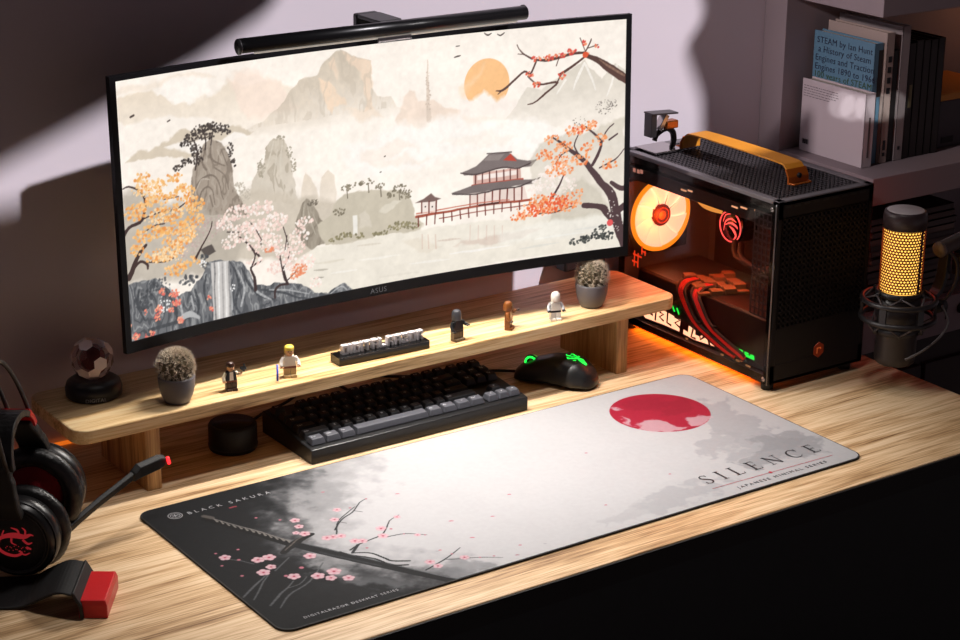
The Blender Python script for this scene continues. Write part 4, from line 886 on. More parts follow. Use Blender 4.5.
# ------------------------------------------------------------------ desk mat
pad = thing('desk_mat','large desk mat printed black to white with a red sun, sword and blossom','desk mat',(0,0,0))
pts = rrect(-.45,.459,-.1905,.1905,.019,8)
b = MB(); b.prism(pts,0,.003); b.build('base', mat('black rubber edge',(16,16,18),.7), pad, .0006)
cp = Canvas(2,907,2,379,905,380,(229,228,231),9)
n1=cp.fbm(90,5); cp.c += (n1*4)[...,None]
cp.draw(MAT_ART)
cp.c = np.clip((cp.c+(cp.fbm(5,3)*4)[...,None])*.722,0,255)
def inpad(X,Y):
    r=18; dx=np.maximum(np.abs(X-454.5)-(453-r),0); dy=np.maximum(np.abs(Y-190.5)-(189-r),0)
    return np.hypot(dx,dy)<=r
me = cp.mesh('print', lambda x,y: np.stack([x/1000-.45,y/1000-.1905,np.full(len(x),.0032)],-1), inpad)
o = bpy.data.objects.new('print', me); COL.objects.link(o); o.parent = pad
me.materials.append(painted('printed cloth',.75,bump=(1400,.15)))

# --- serif capitals drawn as strokes, cap height 1
def serif_letter(mb, ch, x, y, h, m=None):
    T=.125*h; t=.05*h; s=.05*h
    def stem(cx, w=T): mb.strip([(x+cx*h,y,w),(x+cx*h,y+h,w)])
    def foot(cx, yy, w=.34): mb.strip([(x+(cx-w/2)*h,y+yy*h,s*.8),(x+(cx+w/2)*h,y+yy*h,s*.8)])
    def curve(P): 
        pp=smooth_path([(a,b_,c) for a,b_,c in P],6)
        mb.strip([(x+q[0]*h,y+q[1]*h,q[2]*h) for q in pp])
    if ch=='I': stem(.17); foot(.17,.02); foot(.17,.98); return .34
    if ch=='L':
        stem(.2); foot(.2,.98); mb.strip([(x+.03*h,y+.02*h,s),(x+.62*h,y+.02*h,s)]); mb.strip([(x+.60*h,y+.02*h,s),(x+.66*h,y+.2*h,s*.5)]); return .7
    if ch=='E':
        stem(.2)
        for yy,w in ((.02,.62),(.98,.56)): mb.strip([(x+.03*h,y+yy*h,s),(x+w*h,y+yy*h,s)])
        mb.strip([(x+.2*h,y+.51*h,s),(x+.48*h,y+.51*h,s)]); mb.strip([(x+.48*h,y+.42*h,s*.8),(x+.48*h,y+.6*h,s*.8)])
        mb.strip([(x+.6*h,y+.02*h,s),(x+.66*h,y+.2*h,s*.5)]); mb.strip([(x+.54*h,y+.98*h,s),(x+.58*h,y+.82*h,s*.5)]); return .7
    if ch=='N':
        stem(.17,t); stem(.80,t); foot(.17,.02); foot(.8,.98); mb.strip([(x+.03*h,y+.98*h,s*.8),(x+.2*h,y+.98*h,s*.8)])
        mb.strip([(x+.14*h,y+h,T),(x+.80*h,y+.02*h,T)]); return .98
    if ch=='C':
        curve([(.80,.76,.05),(.70,.92,.05),(.50,.98,.05),(.27,.88,.09),(.14,.66,.12),(.12,.45,.125),(.18,.22,.11),(.33,.06,.08),(.52,.02,.05),(.70,.08,.04),(.82,.22,.03)])
        mb.strip([(x+.8*h,y+.98*h,s*.6),(x+.80*h,y+.68*h,s)]); return .9
    if ch=='S':
        curve([(.50,.76,.04),(.45,.92,.05),(.30,.98,.05),(.14,.88,.09),(.12,.72,.12),(.24,.58,.13),(.40,.46,.13),(.50,.30,.12),(.47,.12,.09),(.30,.02,.05),(.14,.06,.05),(.08,.24,.04)])
        mb.strip([(x+.52*h,y+.98*h,s*.6),(x+.50*h,y+.74*h,s)]); mb.strip([(x+.075*h,y+.26*h,s),(x+.06*h,y+.02*h,s*.6)]); return .6
    return .4
TM = lambda x,y: Matrix.Translation((-.45+x,-.1905+y,.0036))
b = MB(); b.M = TM(0,0); x = .667
for ch in 'SILENCE':
    w=serif_letter(b,ch,x,.0465,.0255); x+=w*.0255+.0134
b.build('title_lettering',INK,pad)
REDI=mat('red ink',(176,26,54),.7)
b = MB(); b.M = TM(0,0); b.strip([(.662,.032,.0008),(.872,.0265,.0008)]); b.build('red_rule',REDI,pad)
b = MB(); b.M = TM(.762,.0295)
n=30; b.add([((.0026+.0009*math.cos(5*2*PI*i/n))*math.cos(2*PI*i/n),(.0026+.0009*math.cos(5*2*PI*i/n))*math.sin(2*PI*i/n),.0001) for i in range(n)],[tuple(range(n))]); b.build('blossom_mark',REDI,pad)
b = MB(); b.M = TM(.692,.0125); b.text('JAPANESE MINIMAL SERIES',.0092,.0002,'LEFT',1.5); b.build('subtitle_lettering',mat('mid grey print',(84,84,88),.6),pad)
b = MB(); b.M = TM(.0545,.3395); b.text('BLACK SAKURA',.0104,.0002,'LEFT',1.78); b.build('name_lettering',PALE,pad)
b = MB(); b.M = TM(.0370,.0145); b.text('DIGITALRAZOR DESKMAT SERIES',.0068,.0002,'LEFT',1.3); b.build('series_lettering',PALE,pad)
b = MB(); b.M = TM(.0385,.3455)
for r0,r1 in ((.0085,.0095),(.0058,.0066)):
    n=28; vs=[(q*math.cos(2*PI*i/n),q*math.sin(2*PI*i/n),0) for i in range(n) for q in (r0,r1)]
    b.add(vs,[(2*i,2*i+1,(2*i+3)%(2*n),(2*i+2)%(2*n)) for i in range(n)])
for k in range(3):
    t_=k*PI/3+.3; b.strip([(-.005*math.cos(t_),-.005*math.sin(t_),.0009),(.005*math.cos(t_),.005*math.sin(t_),.0009)])
b.build('crest',PALE,pad)
b = MB(); b.M = TM(.106,.327); b.strip([(0,.001,.003),(.006,.0015,.004),(.011,.001,.003)]); b.build('red_stamp',mat('deep red ink',(110,26,40),.7),pad)

# ------------------------------------------------------------------ keyboard
kb = thing('keyboard','black compact keyboard with light grey keys along its front row','keyboard',(-.003,.2745,0))
KX0,KX1,KY0,KY1=-.183,.176,.2055,.3435
def kz(y): return .0205+(y-KY0)/(KY1-KY0)*.0125
b = MB()
prof=[(KY0,.0),(KY0,.0205),(KY0+.006,.0215),(KY1-.004,.0335),(KY1,.0315),(KY1,.0)]
vs=[(x,y,z) for x in (KX0,KX1) for y,z in prof]; n=len(prof)
b.add(vs,[tuple(range(n)),tuple(range(2*n-1,n-1,-1))]+[(i,n+i,n+(i+1)%n,(i+1)%n) for i in range(n)])
b.build('case', mat('keyboard case',(26,26,28),.35,.2), kb, .0015)
KEYD = mat('black keycap',(30,30,33),.45); KEYG = mat('grey keycap',(74,75,82),.45); LEG = mat('key legend',(226,226,230),.5)
U=.01905; slope=math.atan(.0125/(KY1-KY0))
rows=[]
rows.append((0,[(1.25,'Ctrl'),(1.25,'Win'),(1.25,'Alt'),(6.25,''),(1.25,'Alt'),(1.25,'Fn'),(1.25,'=') ,(1.25,'Ctrl'),(-.25,''),(1,'<'),(1,'v'),(1,'>')]))
rows.append((1,[(2.25,'Shift')]+[(1,c) for c in 'ZXCVBNM,./']+[(2.75,'Shift'),(-1.25,''),(1,'^')]))
rows.append((2,[(1.75,'Caps')]+[(1,c) for c in "ASDFGHJKL;'"]+[(2.25,'Enter')]))
rows.append((3,[(1.5,'Tab')]+[(1,c) for c in 'QWERTYUIOP[]']+[(1.5,'\\'),(-.25,''),(1,'Del'),(1,'End'),(1,'Pg')]))
rows.append((4,[(1,c) for c in '`1234567890-=']+[(2,'Back'),(-.25,''),(1,'Ins'),(1,'Hm'),(1,'Pg')]))
rows.append((5.25,[(1,'Esc'),(-1,'')]+[(1,'F%d'%i) for i in range(1,5)]+[(-.5,'')]+[(1,'F%d'%i) for i in range(5,9)]+[(-.5,'')]+[(1,'F%d'%i) for i in range(9,13)]+[(-.25,''),(1,'Prt'),(1,'Scr'),(1,'Pau')]))
for ry,keys in rows:
    x=KX0+.0055
    for w,leg in keys:
        if w<0: x+=-w*U; continue
        kw=w*U; y0=KY0+.0085+ry*U; cy=y0+U/2; cx=x+kw/2; zb=kz(cy)+.0012
        M=Matrix.Translation((cx,cy,zb))@Matrix.Rotation(slope,4,'X')
        b=MB(); b.M=M
        a,bb=kw/2-.0006,U/2-.0006; c,d=kw/2-.0030,U/2-.0034; hh=.0085 if ry<3 else .0095
        b.add([(-a,-bb,0),(a,-bb,0),(a,bb,0),(-a,bb,0),(-c,-d+.0008,hh),(c,-d+.0008,hh),(c,d+.0008,hh),(-c,d+.0008,hh)],
              [(3,2,1,0),(4,5,6,7),(0,1,5,4),(1,2,6,5),(2,3,7,6),(3,0,4,7)])
        key=b.build('keycap',KEYG if ry==0 else KEYD,kb,.0012,2)
        if leg:
            b=MB(); b.M=M@Matrix.Translation((-c+.0016 if len(leg)>1 else -.0012,-.0004,hh+.00012)); b.text(leg,.0050 if len(leg)<3 else .0040,.0001)
            key_leg=b.build('legend',LEG,key)
        x+=kw
b=MB(); b.tube(smooth_path([(-.003,.3435,.012),(-.003,.37,.004),(-.003,.41,.0025),(-.004,.449,.0025)]),.0024,8); b.build('cable',BLACKM,kb)

# ------------------------------------------------------------------ mouse
ms = thing('computer_mouse','black mouse with a glowing green wheel and emblem beside the keyboard','mouse',(.280,.274,0))
MD=Vector((.067,-.108,0)).normalized(); MS=Vector((MD.y,-MD.x,0))   # front to rear, side
front=Vector((.2465,.328,0))
def mouse_pt(t,ang):
    L=.127
    hw=np.interp(t,[0,.06,.25,.5,.75,.92,1],[.022,.030,.0315,.0295,.0335,.026,.010])
    hh=np.interp(t,[0,.06,.2,.45,.62,.8,.93,1],[.013,.0185,.029,.040,.0425,.0375,.024,.010])
    ca,sa=math.cos(ang),math.sin(ang)
    e=.62
    X=hw*math.copysign(abs(ca)**e,ca); Z=hh*abs(sa)**(.8) if sa>0 else -.0
    return front+MD*(t*L)+MS*X+Vector((0,0,.002+Z))
b=MB(); rings=[]
for i in range(25):
    t=i/24; rings.append([tuple(mouse_pt(t,PI*j/22)) for j in range(23)])
b.loft(rings); sh=b.build('shell',mat('mouse shell',(24,24,25),.4),ms)
sh.modifiers.new('s','SUBSURF').render_levels=1
b=MB(); c=mouse_pt(.17,PI/2); b.M=frame(tuple(c+Vector((0,0,-.004))),tuple(MD),(0,0,1)); b.torus(.0085,.0034,(0,0,0),28,8); b.build('scroll_wheel',BLACK,ms)
b=MB(); b.M=frame(tuple(c+Vector((0,0,-.004))),tuple(MD),(0,0,1)); b.torus(.0088,.0016,(0,0,.0036),28,8); b.torus(.0088,.0016,(0,0,-.0036),28,8); b.build('wheel_light',LED_G,ms)
b=MB()
def on_mouse(t,s):  # surface point slightly proud, s sideways in metres
    hw=np.interp(t,[0,.06,.25,.5,.75,.92,1],[.022,.030,.0315,.0295,.0335,.026,.010]); hh=np.interp(t,[0,.06,.2,.45,.62,.8,.93,1],[.013,.0185,.029,.040,.0425,.0375,.024,.010])
    ca=max(-1,min(1,s/hw)); ca=math.copysign(abs(ca)**(1/.62),ca); ang=math.acos(ca); q=mouse_pt(t,ang); q.z+=.0006; return q
def mouse_stroke(pts,w):
    vs=[];fs=[]
    pp=smooth_path([(a,c,0) for a,c in pts],5); 
    for i,q in enumerate(pp):
        a=pp[max(i-1,0)]; d=pp[min(i+1,len(pp)-1)]; tx,ty=(d.x-a.x)*.127,(d.y-a.y); l=math.hypot(tx,ty) or 1
        ww=w*(1-.6*i/len(pp)); nx,ny=-ty/l*ww,tx/l*ww
        vs+=[tuple(on_mouse(q.x+nx/.127,q.y+ny)),tuple(on_mouse(q.x-nx/.127,q.y-ny))]
    for i in range(len(pp)-1): fs.append((2*i,2*i+1,2*i+3,2*i+2))
    b.add(vs,fs)
for s in (-1,0,1):
    mouse_stroke([(.86,.001*s),(.80,.0045*s+.001),(.75,.002*s-.001),(.69,.008*s),(.645,.006*s+.002)],.0013)
mouse_stroke([(.70,-.004),(.66,-.011),(.64,-.008)],.0011); mouse_stroke([(.70,.004),(.66,.011),(.64,.008)],.0011)
mouse_stroke([(.66,0),(.625,.003),(.60,-.002)],.0014); mouse_stroke([(.75,-.007),(.72,-.011)],.001); mouse_stroke([(.75,.007),(.72,.011)],.001)
b.build('emblem',LED_G,ms)
b=MB(); b.tube(smooth_path([tuple(front+Vector((0,0,.006))),(.228,.352,.0035),(.20,.368,.0025),(.15,.388,.0025),(.10,.41,.0025),(.06,.44,.0025)]),.0022,8); b.build('cable',BLACKM,ms)
b=MB()
for sg in (-1,1):
    for t in (.3,.42): pass
b.loft([[tuple(mouse_pt(t,PI*.94)+Vector((0,0,.003))+MS*-.0004) , tuple(mouse_pt(t,PI*.90)+MS*-.0006), tuple(mouse_pt(t,PI*.86)+MS*-.0006)] for t in (.34,.42,.5,.58)])
b.build('side_button',GLOSS,ms)

# ------------------------------------------------------------------ small black round hub with cord
hub = thing('speaker_puck','small round black desktop puck standing left of the keyboard','puck',(-.2415,.3195,0))
b=MB(); b.lathe([(.0325,0),(.0335,.002),(.0335,.034),(.032,.0365),(.030,.037)],(-.2415,.3195,0),40); b.build('body',BLACKM,hub)
b=MB(); b.lathe([(.0285,.0371),(.0283,.0377)],(-.2415,.3195,0),40); b.build('top_disc',GLOSS,hub)
b=MB(); b.torus(.0336,.0008,(-.2415,.3195,.006),40,6); b.build('base_ring',DARK,hub)
b=MB(); b.tube(smooth_path([(-.222,.352,.012),(-.19,.375,.0035),(-.15,.40,.0025),(-.10,.42,.0025),(-.06,.448,.0025)]),.0022,8); b.build('cable',BLACKM,hub)

# ------------------------------------------------------------------ cacti
POT=mat('grey ceramic pot',(98,94,98),.5); CACT=mat('cactus skin',(84,74,54),.8); SPINE=mat('cactus spines',(206,192,174),.7); SOIL=mat('potting soil',(46,36,28),.95,bump=(300,.6))
def make_cactus(cx,cy,label,seed,s=1):
    z0=.107
    t=thing('potted_cactus',label,'cactus',(cx,cy,z0),'small round cacti in grey pots')
    b=MB(); b.lathe([(.0135,0),(.0165,.001),(.021,.011),(.0235,.022),(.0245,.034),(.0240,.0365),(.0220,.0365),(.0215,.031)],(cx,cy,z0),36); b.build('pot',POT,t)
    b=MB(); b.lathe([(.0213,.031),(.012,.032)],(cx,cy,z0),24); b.build('soil',SOIL,t)
    H=.039; vs=[];fs=[]; ribs=15; seg=ribs*6; rg=16
    rnd=random.Random(seed); sp=MB()
    def srf(th,ph):
        rr=.0215*(math.sin(ph)**.72)*(1+.055*math.cos(ribs*th)); return (cx+rr*math.cos(th),cy+rr*math.sin(th),z0+.030+H*(.5-.5*math.cos(ph)))
    b=MB()
    for i in range(rg+1):
        ph=.35+(PI-.36)*i/rg
        for j in range(seg): vs.append(srf(2*PI*j/seg,ph))
    for i in range(rg):
        for j in range(seg): fs.append((i*seg+j,i*seg+(j+1)%seg,(i+1)*seg+(j+1)%seg,(i+1)*seg+j))
    fs.append(tuple(rg*seg+j for j in range(seg)))
    b.add(vs,fs,True); b.build('cactus_body',CACT,t)
    c0=Vector((cx,cy,z0+.044))
    for k in range(ribs):
        for i in range(17):
            ph=.80+(PI-.86)*i/16; th=2*PI*k/ribs; p=Vector(srf(th+rnd.uniform(-.16,.16),ph+rnd.uniform(-.05,.05))); d0=(p-c0).normalized()
            for q in range(14):
                d=(d0+Vector((rnd.uniform(-.75,.75),rnd.uniform(-.75,.75),rnd.uniform(-.6,.75)))).normalized(); l=rnd.uniform(.004,.0088)
                sd=d.cross(Vector((rnd.random(),rnd.random(),rnd.random()))).normalized()*.00032; s2=d.cross(sd).normalized()*.00032
                e=p+d*l
                sp.add([tuple(p+sd),tuple(p-sd*.5+s2*.87),tuple(p-sd*.5-s2*.87),tuple(e)],[(0,1,3),(1,2,3),(2,0,3)])
    o=sp.build('spines',SPINE,t); o['kind']='stuff'
    return t
make_cactus(-.346,.270,'small round cactus in a grey pot at the left end of the riser',3)
make_cactus(.343,.278,'small round cactus in a grey pot at the right end of the riser',4)

# ------------------------------------------------------------------ crystal ball on its display base
db = thing('display_base','round black display base with small lettering at the riser left end','display base',(-.427,.352,.107))
b=MB(); b.lathe([(.034,0),(.037,.003),(.0375,.012),(.035,.020),(.029,.0245),(.022,.0255),(.016,.0225)],(-.427,.352,.107),48); b.build('body',BLACK,db)
b=MB(); d=Vector((-.34,-.94,0)).normalized(); nx=Vector((-d.y,d.x,0))
b.M=frame((-.427+d.x*.0382,.352+d.y*.0382,.1105),tuple(nx),(0,0,1)); b.text('DIGITAL',.0072,.0003,'CENTER',1.05)
b.build('lettering',PALE,db)
cb = thing('crystal_ball','faceted clear crystal ball with a red heart inside, on the black base','crystal ball',(-.427,.352,.1295))
bm=bmesh.new(); bmesh.ops.create_icosphere(bm,subdivisions=2,radius=.0306)
# cut into five and six sided facets: one facet per vertex of the ball
bm.faces.ensure_lookup_table(); fc=[f.calc_center_median() for f in bm.faces]; fs=[]
for v in bm.verts:
    n=v.co.normalized(); t=n.orthogonal().normalized(); w_=n.cross(t)
    fs.append([f.index for f in sorted(v.link_faces,key=lambda f:math.atan2(fc[f.index].dot(w_),fc[f.index].dot(t)))])
bm.free(); me=bpy.data.meshes.new('crystal'); me.from_pydata([tuple(c) for c in fc],[],fs); me.update()
for nm,c,t in (('crystal clear',(255,238,236),.88),('crystal bright facet',(255,236,230),.2),('crystal dark facet',(150,96,96),.8)):
    gm=glass(nm,c,.02,1.5); gm.node_tree.nodes['Principled BSDF'].inputs['Transmission Weight'].default_value=t; me.materials.append(gm)
rnd=random.Random(8)
for f in me.polygons: f.material_index=rnd.choice((0,0,1,1,1,2))  # bright and dark facets mixed in to paint the sparkle
o=bpy.data.objects.new('crystal',me); COL.objects.link(o); o.parent=cb; o.location=(0,0,.0290)
b=MB(); b.sphere((-.427,.352,.1585),.0125,12,8,(1,1,1.05)); b.build('red_heart',mat('red crystal heart',(120,20,22),.25,bump=(120,.8)),cb)

# ------------------------------------------------------------------ toy figures
SKIN=mat('toy skin',(214,164,124),.35)
def make_toy(name,label,x,y,rz,cols,arms=(0,0),hair='cap',s=1.0):
    z0=.107
    t=thing(name,label,'toy figure',(x,y,z0),'little plastic toy figures on the riser')
    M0=Matrix.Translation((x,y,z0))@Matrix.Rotation(rz,4,'Z')@Matrix.Scale(s,4)
    m=lambda k: cols[k]
    for sg in (-1,1):
        b=MB(); b.M=M0; x0,x1=(-.0078,-.0003) if sg<0 else (.0003,.0078)
        b.box(x0,x1,-.0075,.004,0,.0035); b.box(x0,x1,-.004,.004,.0035,.0118); b.build('leg',m('leg'),t,.0006)
    b=MB(); b.M=M0; b.box(-.0078,.0078,-.004,.004,.0118,.0145); b.build('hips',m('belt'),t,.0005)
    b=MB(); b.M=M0; b.add([(-.0078,-.004,.0145),(.0078,-.004,.0145),(.0078,.004,.0145),(-.0078,.004,.0145),(-.006,-.0038,.0272),(.006,-.0038,.0272),(.006,.0038,.0272),(-.006,.0038,.0272)],[(3,2,1,0),(4,5,6,7),(0,1,5,4),(1,2,6,5),(2,3,7,6),(3,0,4,7)])
    to=b.build('torso',m('torso'),t,.0006)
    if 'shirt' in cols:
        b=MB(); b.M=M0; b.add([(-.0028,-.0043,.0150),(.0028,-.0043,.0150),(.0024,-.0041,.0270),(-.0024,-.0041,.0270)],[(0,1,2,3)]); b.build('shirt_front',m('shirt'),to)
    for sg,up in zip((-1,1),arms):
        b=MB(); b.M=M0
        sh=Vector((sg*.0072,0,.0252)); 
        el=sh+Vector((sg*.0030,-.0015-.003*up,-.0055+.003*up)); hd=el+Vector((sg*.0006,-.0040,-.0045+.0085*up))
        b.tube(smooth_path([tuple(sh),tuple(el),tuple(hd)],4),.0024,10); ar=b.build('arm',m('arm'),t)
        b=MB(); b.M=M0; hh=hd+Vector((0,-.0018,-.0005)); b.torus(.0018,.0010,tuple(hh),14,6,R(-60),R(240)); b.build('hand',m('hand'),ar)
    b=MB(); b.M=M0; b.lathe([(.003,.0272),(.003,.0284),(.0046,.0290),(.0052,.0302),(.0052,.0356),(.0046,.0368),(.0025,.0372)],(0,0,0),20); hd=b.build('head',m('head'),t)
    if 'face' in cols:
        b=MB(); b.M=M0
        for sg in (-1,1): b.sphere((sg*.0018,-.0050,.0338),.0006,8,6)
        b.box(-.0013,.0013,-.0054,-.0050,.0312,.0316); b.build('face',cols['face'],hd)
    b=MB(); b.M=M0
    if hair=='cap': b.lathe([(.0057,.0338),(.0060,.0358),(.0055,.0385),(.0035,.0402),(.001,.0405)],(0,.0005,0),20)
    elif hair=='mop':
        b.lathe([(.0056,.0345),(.0062,.0362),(.0058,.0388),(.0038,.0405),(.001,.0409)],(0,.0006,0),20); b.box(-.0056,.0056,.0015,.006,.0292,.036)
    elif hair=='hood':
        b.lathe([(.0066,.0275),(.0066,.0320),(.0062,.0365),(.0048,.0398),(.002,.0410)],(0,.0012,0),20)
    elif hair=='helmet': b.lathe([(.0060,.0280),(.0064,.0300),(.0066,.0340),(.0060,.0385),(.0036,.0412),(.001,.0416)],(0,0,0),20)
    b.build('hair' if hair in('cap','mop') else 'headgear',m('hair'),hd,.0004)
    return t
tm=lambda n,c,r=.3: mat(n,c,r)
EYE=tm('toy black print',(20,18,18))
tan=tm('toy tan',(186,160,116)); white=tm('toy white',(226,220,212)); brownr=tm('toy reddish brown',(112,56,36)); dbrown=tm('toy dark brown',(58,34,26)); tblack=tm('toy black',(24,24,26)); cream=tm('toy cream',(222,208,180)); blond=tm('toy blond',(232,206,84)); dgrey=tm('toy dark grey',(62,62,66)); brown=tm('toy brown',(128,74,34)); lgrey=tm('toy light grey',(178,178,182)); bronze=tm('toy bronze',(96,80,62))
make_toy('toy_figure','toy figure with brown hair and a dark vest, leftmost on the riser',-.268,.268,R(-12),dict(leg=dbrown,belt=brownr,torso=tblack,shirt=white,arm=cream,hand=SKIN,head=SKIN,face=EYE,hair=dbrown),(0,1),'cap',.98)
make_toy('toy_figure','blond toy figure in a white shirt and tan trousers',-.178,.269,R(-20),dict(leg=tan,belt=brownr,torso=white,arm=white,hand=SKIN,head=SKIN,face=EYE,hair=blond),(0,0),'mop',1.1)
make_toy('toy_figure','toy figure dressed in black and dark grey, just right of the lettered sign',.091,.263,R(8),dict(leg=bronze,belt=tblack,torso=tblack,arm=tblack,hand=tblack,head=dgrey,hair=dgrey),(0,.5),'hood',1.12)
make_toy('toy_figure','all brown toy figure in a brown hood on the riser',.180,.262,R(40),dict(leg=brown,belt=brown,torso=brown,arm=brown,hand=dbrown,head=tan,hair=brown,face=EYE),(0,1),'hood',1.03)
make_toy('toy_figure','white toy figure with a plain white helmet left of the right cactus',.260,.257,R(-18),dict(leg=white,belt=tblack,torso=white,arm=lgrey,hand=tblack,head=white,hair=white,face=EYE),(0,0),'helmet',1.04)
b=MB(); b.tube([(-.1985,.266,.1290),(-.2035,.2570,.1090)],.0015,8); o=b.build('toy_stick',tm('blue toy plastic',(40,66,190),.3)); tag(o,'tiny blue stick held by the blond toy figure','toy stick')
b=MB(); b.box(-.2585,-.2510,.2545,.2600,.1370,.1405); b.box(-.2555,-.2525,.2560,.2590,.1335,.1370); b.box(-.2555,-.2530,.2545,.2565,.1405,.1455); o=b.build('toy_gadget',tblack,None,.0004); tag(o,'tiny black gadget held up by the brown haired toy figure','toy gadget')

# ------------------------------------------------------------------ lettered sign
sg_ = thing('desk_sign','black bar sign with raised block letters on the riser below the screen','sign',(-.029,.274,.107))
b=MB(); ang=math.atan2(-.006,.138)
SM=Matrix.Translation((-.0985,.2615,.107))@Matrix.Rotation(ang,4,'Z')
b.M=SM; b.box(-.0055,.1385,0,.027,0,.0125); b.build('base',GLOSS,sg_,.0008)
GL={'D':['###','# #','# #','# #','###'],'I':['#','#','#','#','#'],'G':['###','#  ','# #','# #','###'],'T':['###',' # ',' # ',' # ',' # '],'A':['###','# #','###','# #','# #'],'L':['#  ','#  ','#  ','#  ','###'],'R':['###','# #','## ','# #','# #'],'Z':['###','  #',' # ','#  ','###'],'O':['###','# #','# #','# #','###']}
tot=sum(len(GL[c][0])+.7 for c in 'DIGITALRAZOR'); px=.131/tot; x=.0045; pz=.0026
LET=mat('pewter letters',(205,200,202),.4)
for c in 'DIGITALRAZOR':
    b=MB(); b.M=SM
    g=GL[c]
    for r_,row in enumerate(g):
        for k,q in enumerate(row):
            if q=='#': b.box(x+k*px,x+(k+1)*px,.009,.017,.0125+(4-r_)*pz,.0125+(5-r_)*pz)
    b.build('letter',LET,sg_); x+=(len(g[0])+.7)*px
b=MB(); b.M=SM; b.box(.002,.1365,-.0004,0,.0105,.0118); b.build('trim_line',GUNM,sg_)

# ------------------------------------------------------------------ computer
PX0,PX1,PY0,PY1,PZ0,PZ1=.5115,.7005,.064,.425,.012,.293
PCB=mat('case black',(32,27,28),.6,spec=.2); PCI=mat('case interior',(26,20,20),.5); PCD=mat('case dark metal',(74,69,72),.45,.35)
pc = thing('computer','small black computer case with glass side, glowing orange inside, yellow carry strap on top','computer',((PX0+PX1)/2,(PY0+PY1)/2,0))
b=MB()
T=.004
b.box(PX0,PX1,PY1-T,PY1,PZ0,PZ1)            # back
b.box(PX1-T,PX1,PY0,PY1,PZ0,PZ1)            # far side
b.box(PX0,PX1,PY0,PY1,PZ0,PZ0+.006)         # bottom
for z0,z1 in ((PZ1-.008,PZ1),):             # top rim
    b.box(PX0,PX1,PY0,PY0+.014,z0,z1); b.box(PX0,PX1,PY1-.014,PY1,z0,z1); b.box(PX0,PX0+.013,PY0,PY1,z0,z1); b.box(PX1-.013,PX1,PY0,PY1,z0,z1)
b.build('case_frame',mat('case rim metal',(112,106,110),.45,.2),pc,.0012)
b=MB(); b.box(PX0,PX1,PY0,PY0+.010,PZ0,PZ0+.03); b.box(PX0,PX1,PY0,PY0+.010,PZ1-.028,PZ1-.001); b.box(PX0,PX0+.010,PY0,PY0+.010,PZ0,PZ1-.001); b.box(PX1-.010,PX1,PY0,PY0+.010,PZ0,PZ1-.001); b.box(PX0+.004,PX1-.004,PY0+.009,PY0+.011,PZ0,PZ1-.002)
b.build('front_panel',PCB,pc,.001)
def bars(mb,axis,u0,u1,v0,v1,du,dv,bw,w0,w1):
    """lattice of square holes; axis = plane normal"""
    nu=int(round((u1-u0)/du)); nv=int(round((v1-v0)/dv))
    for i in range(nu+1):
        u=u0+(u1-u0)*i/nu
        if axis=='z': mb.box(u-bw/2,u+bw/2,v0,v1,w0,w1)
        elif axis=='y': mb.box(u-bw/2,u+bw/2,w0,w1,v0,v1)
        else: mb.box(w0,w1,u-bw/2,u+bw/2,v0,v1)
    for j in range(nv+1):
        v=v0+(v1-v0)*j/nv
        if axis=='z': mb.box(u0,u1,v-bw/2,v+bw/2,w0,w1)
        elif axis=='y': mb.box(u0,u1,w0,w1,v-bw/2,v+bw/2)
        else: mb.box(w0,w1,u0,u1,v-bw/2,v+bw/2)
b=MB(); bars(b,'z',PX0+.012,PX1-.012,PY0+.013,PY1-.013,.0082,.0082,.0024,PZ1-.004,PZ1-.0022); b.build('top_mesh',PCD,pc)
b=MB(); b.box(PX0+.010,PX1-.010,PY0+.012,PY1-.012,PZ1-.02,PZ1-.018); b.build('dust_filter',mat('dust filter',(34,32,34),.8),pc)
b=MB(); bars(b,'y',PX0+.009,PX1-.009,PZ0+.085,PZ1-.027,.0086,.0086,.0034,PY0,PY0+.003); b.build('front_mesh',PCB,pc)
b=MB(); b.box(PX0+.010,PX1-.010,PY0+.0005,PY0+.003,PZ0+.03,PZ0+.085); b.build('front_plate',PCB,pc)
b=MB()
for i in range(9): b.box(PX0+.012+i*.0185,PX0+.024+i*.0185,PY0-.0004,PY0+.001,PZ1-.0115,PZ1-.0085)
b.build('front_clips',BLACKM,pc)
b=MB(); c=(.6085,PY0,.049)
hexa=lambda r:[(r*math.sin(k*PI/3),r*math.cos(k*PI/3)) for k in range(6)]
b.M=frame((c[0],PY0+.0004,c[2]),(1,0,0),(0,0,1)); b.prism([(x*.9,y) for x,y in hexa(.0125)],0,.0012)
bd=b.build('badge',mat('copper badge',(128,52,30),.35,.6,emit=(150,44,16),es=.12),pc,.0004)
b=MB(); b.M=frame((c[0],PY0-.0009,c[2]),(1,0,0),(0,0,1)); b.strip([(-.0035,-.0055,.002),(-.0035,.003,.002)]); b.strip([(-.0045,.003,.002),(.004,.003,.002)]); b.strip([(.0035,.003,.002),(.0035,.0005,.002)]); b.build('badge_mark',mat('badge letter',(226,120,70),.4,emit=(230,110,50),es=.2),bd)
for x,y in ((PX0+.012,PY0+.016),(PX1-.02,PY0+.016),(PX0+.012,PY1-.02),(PX1-.02,PY1-.02)):
    b=MB(); b.lathe([(.009,0),(.010,.012)],(x,y,.0),20); b.build('foot',BLACKM,pc)
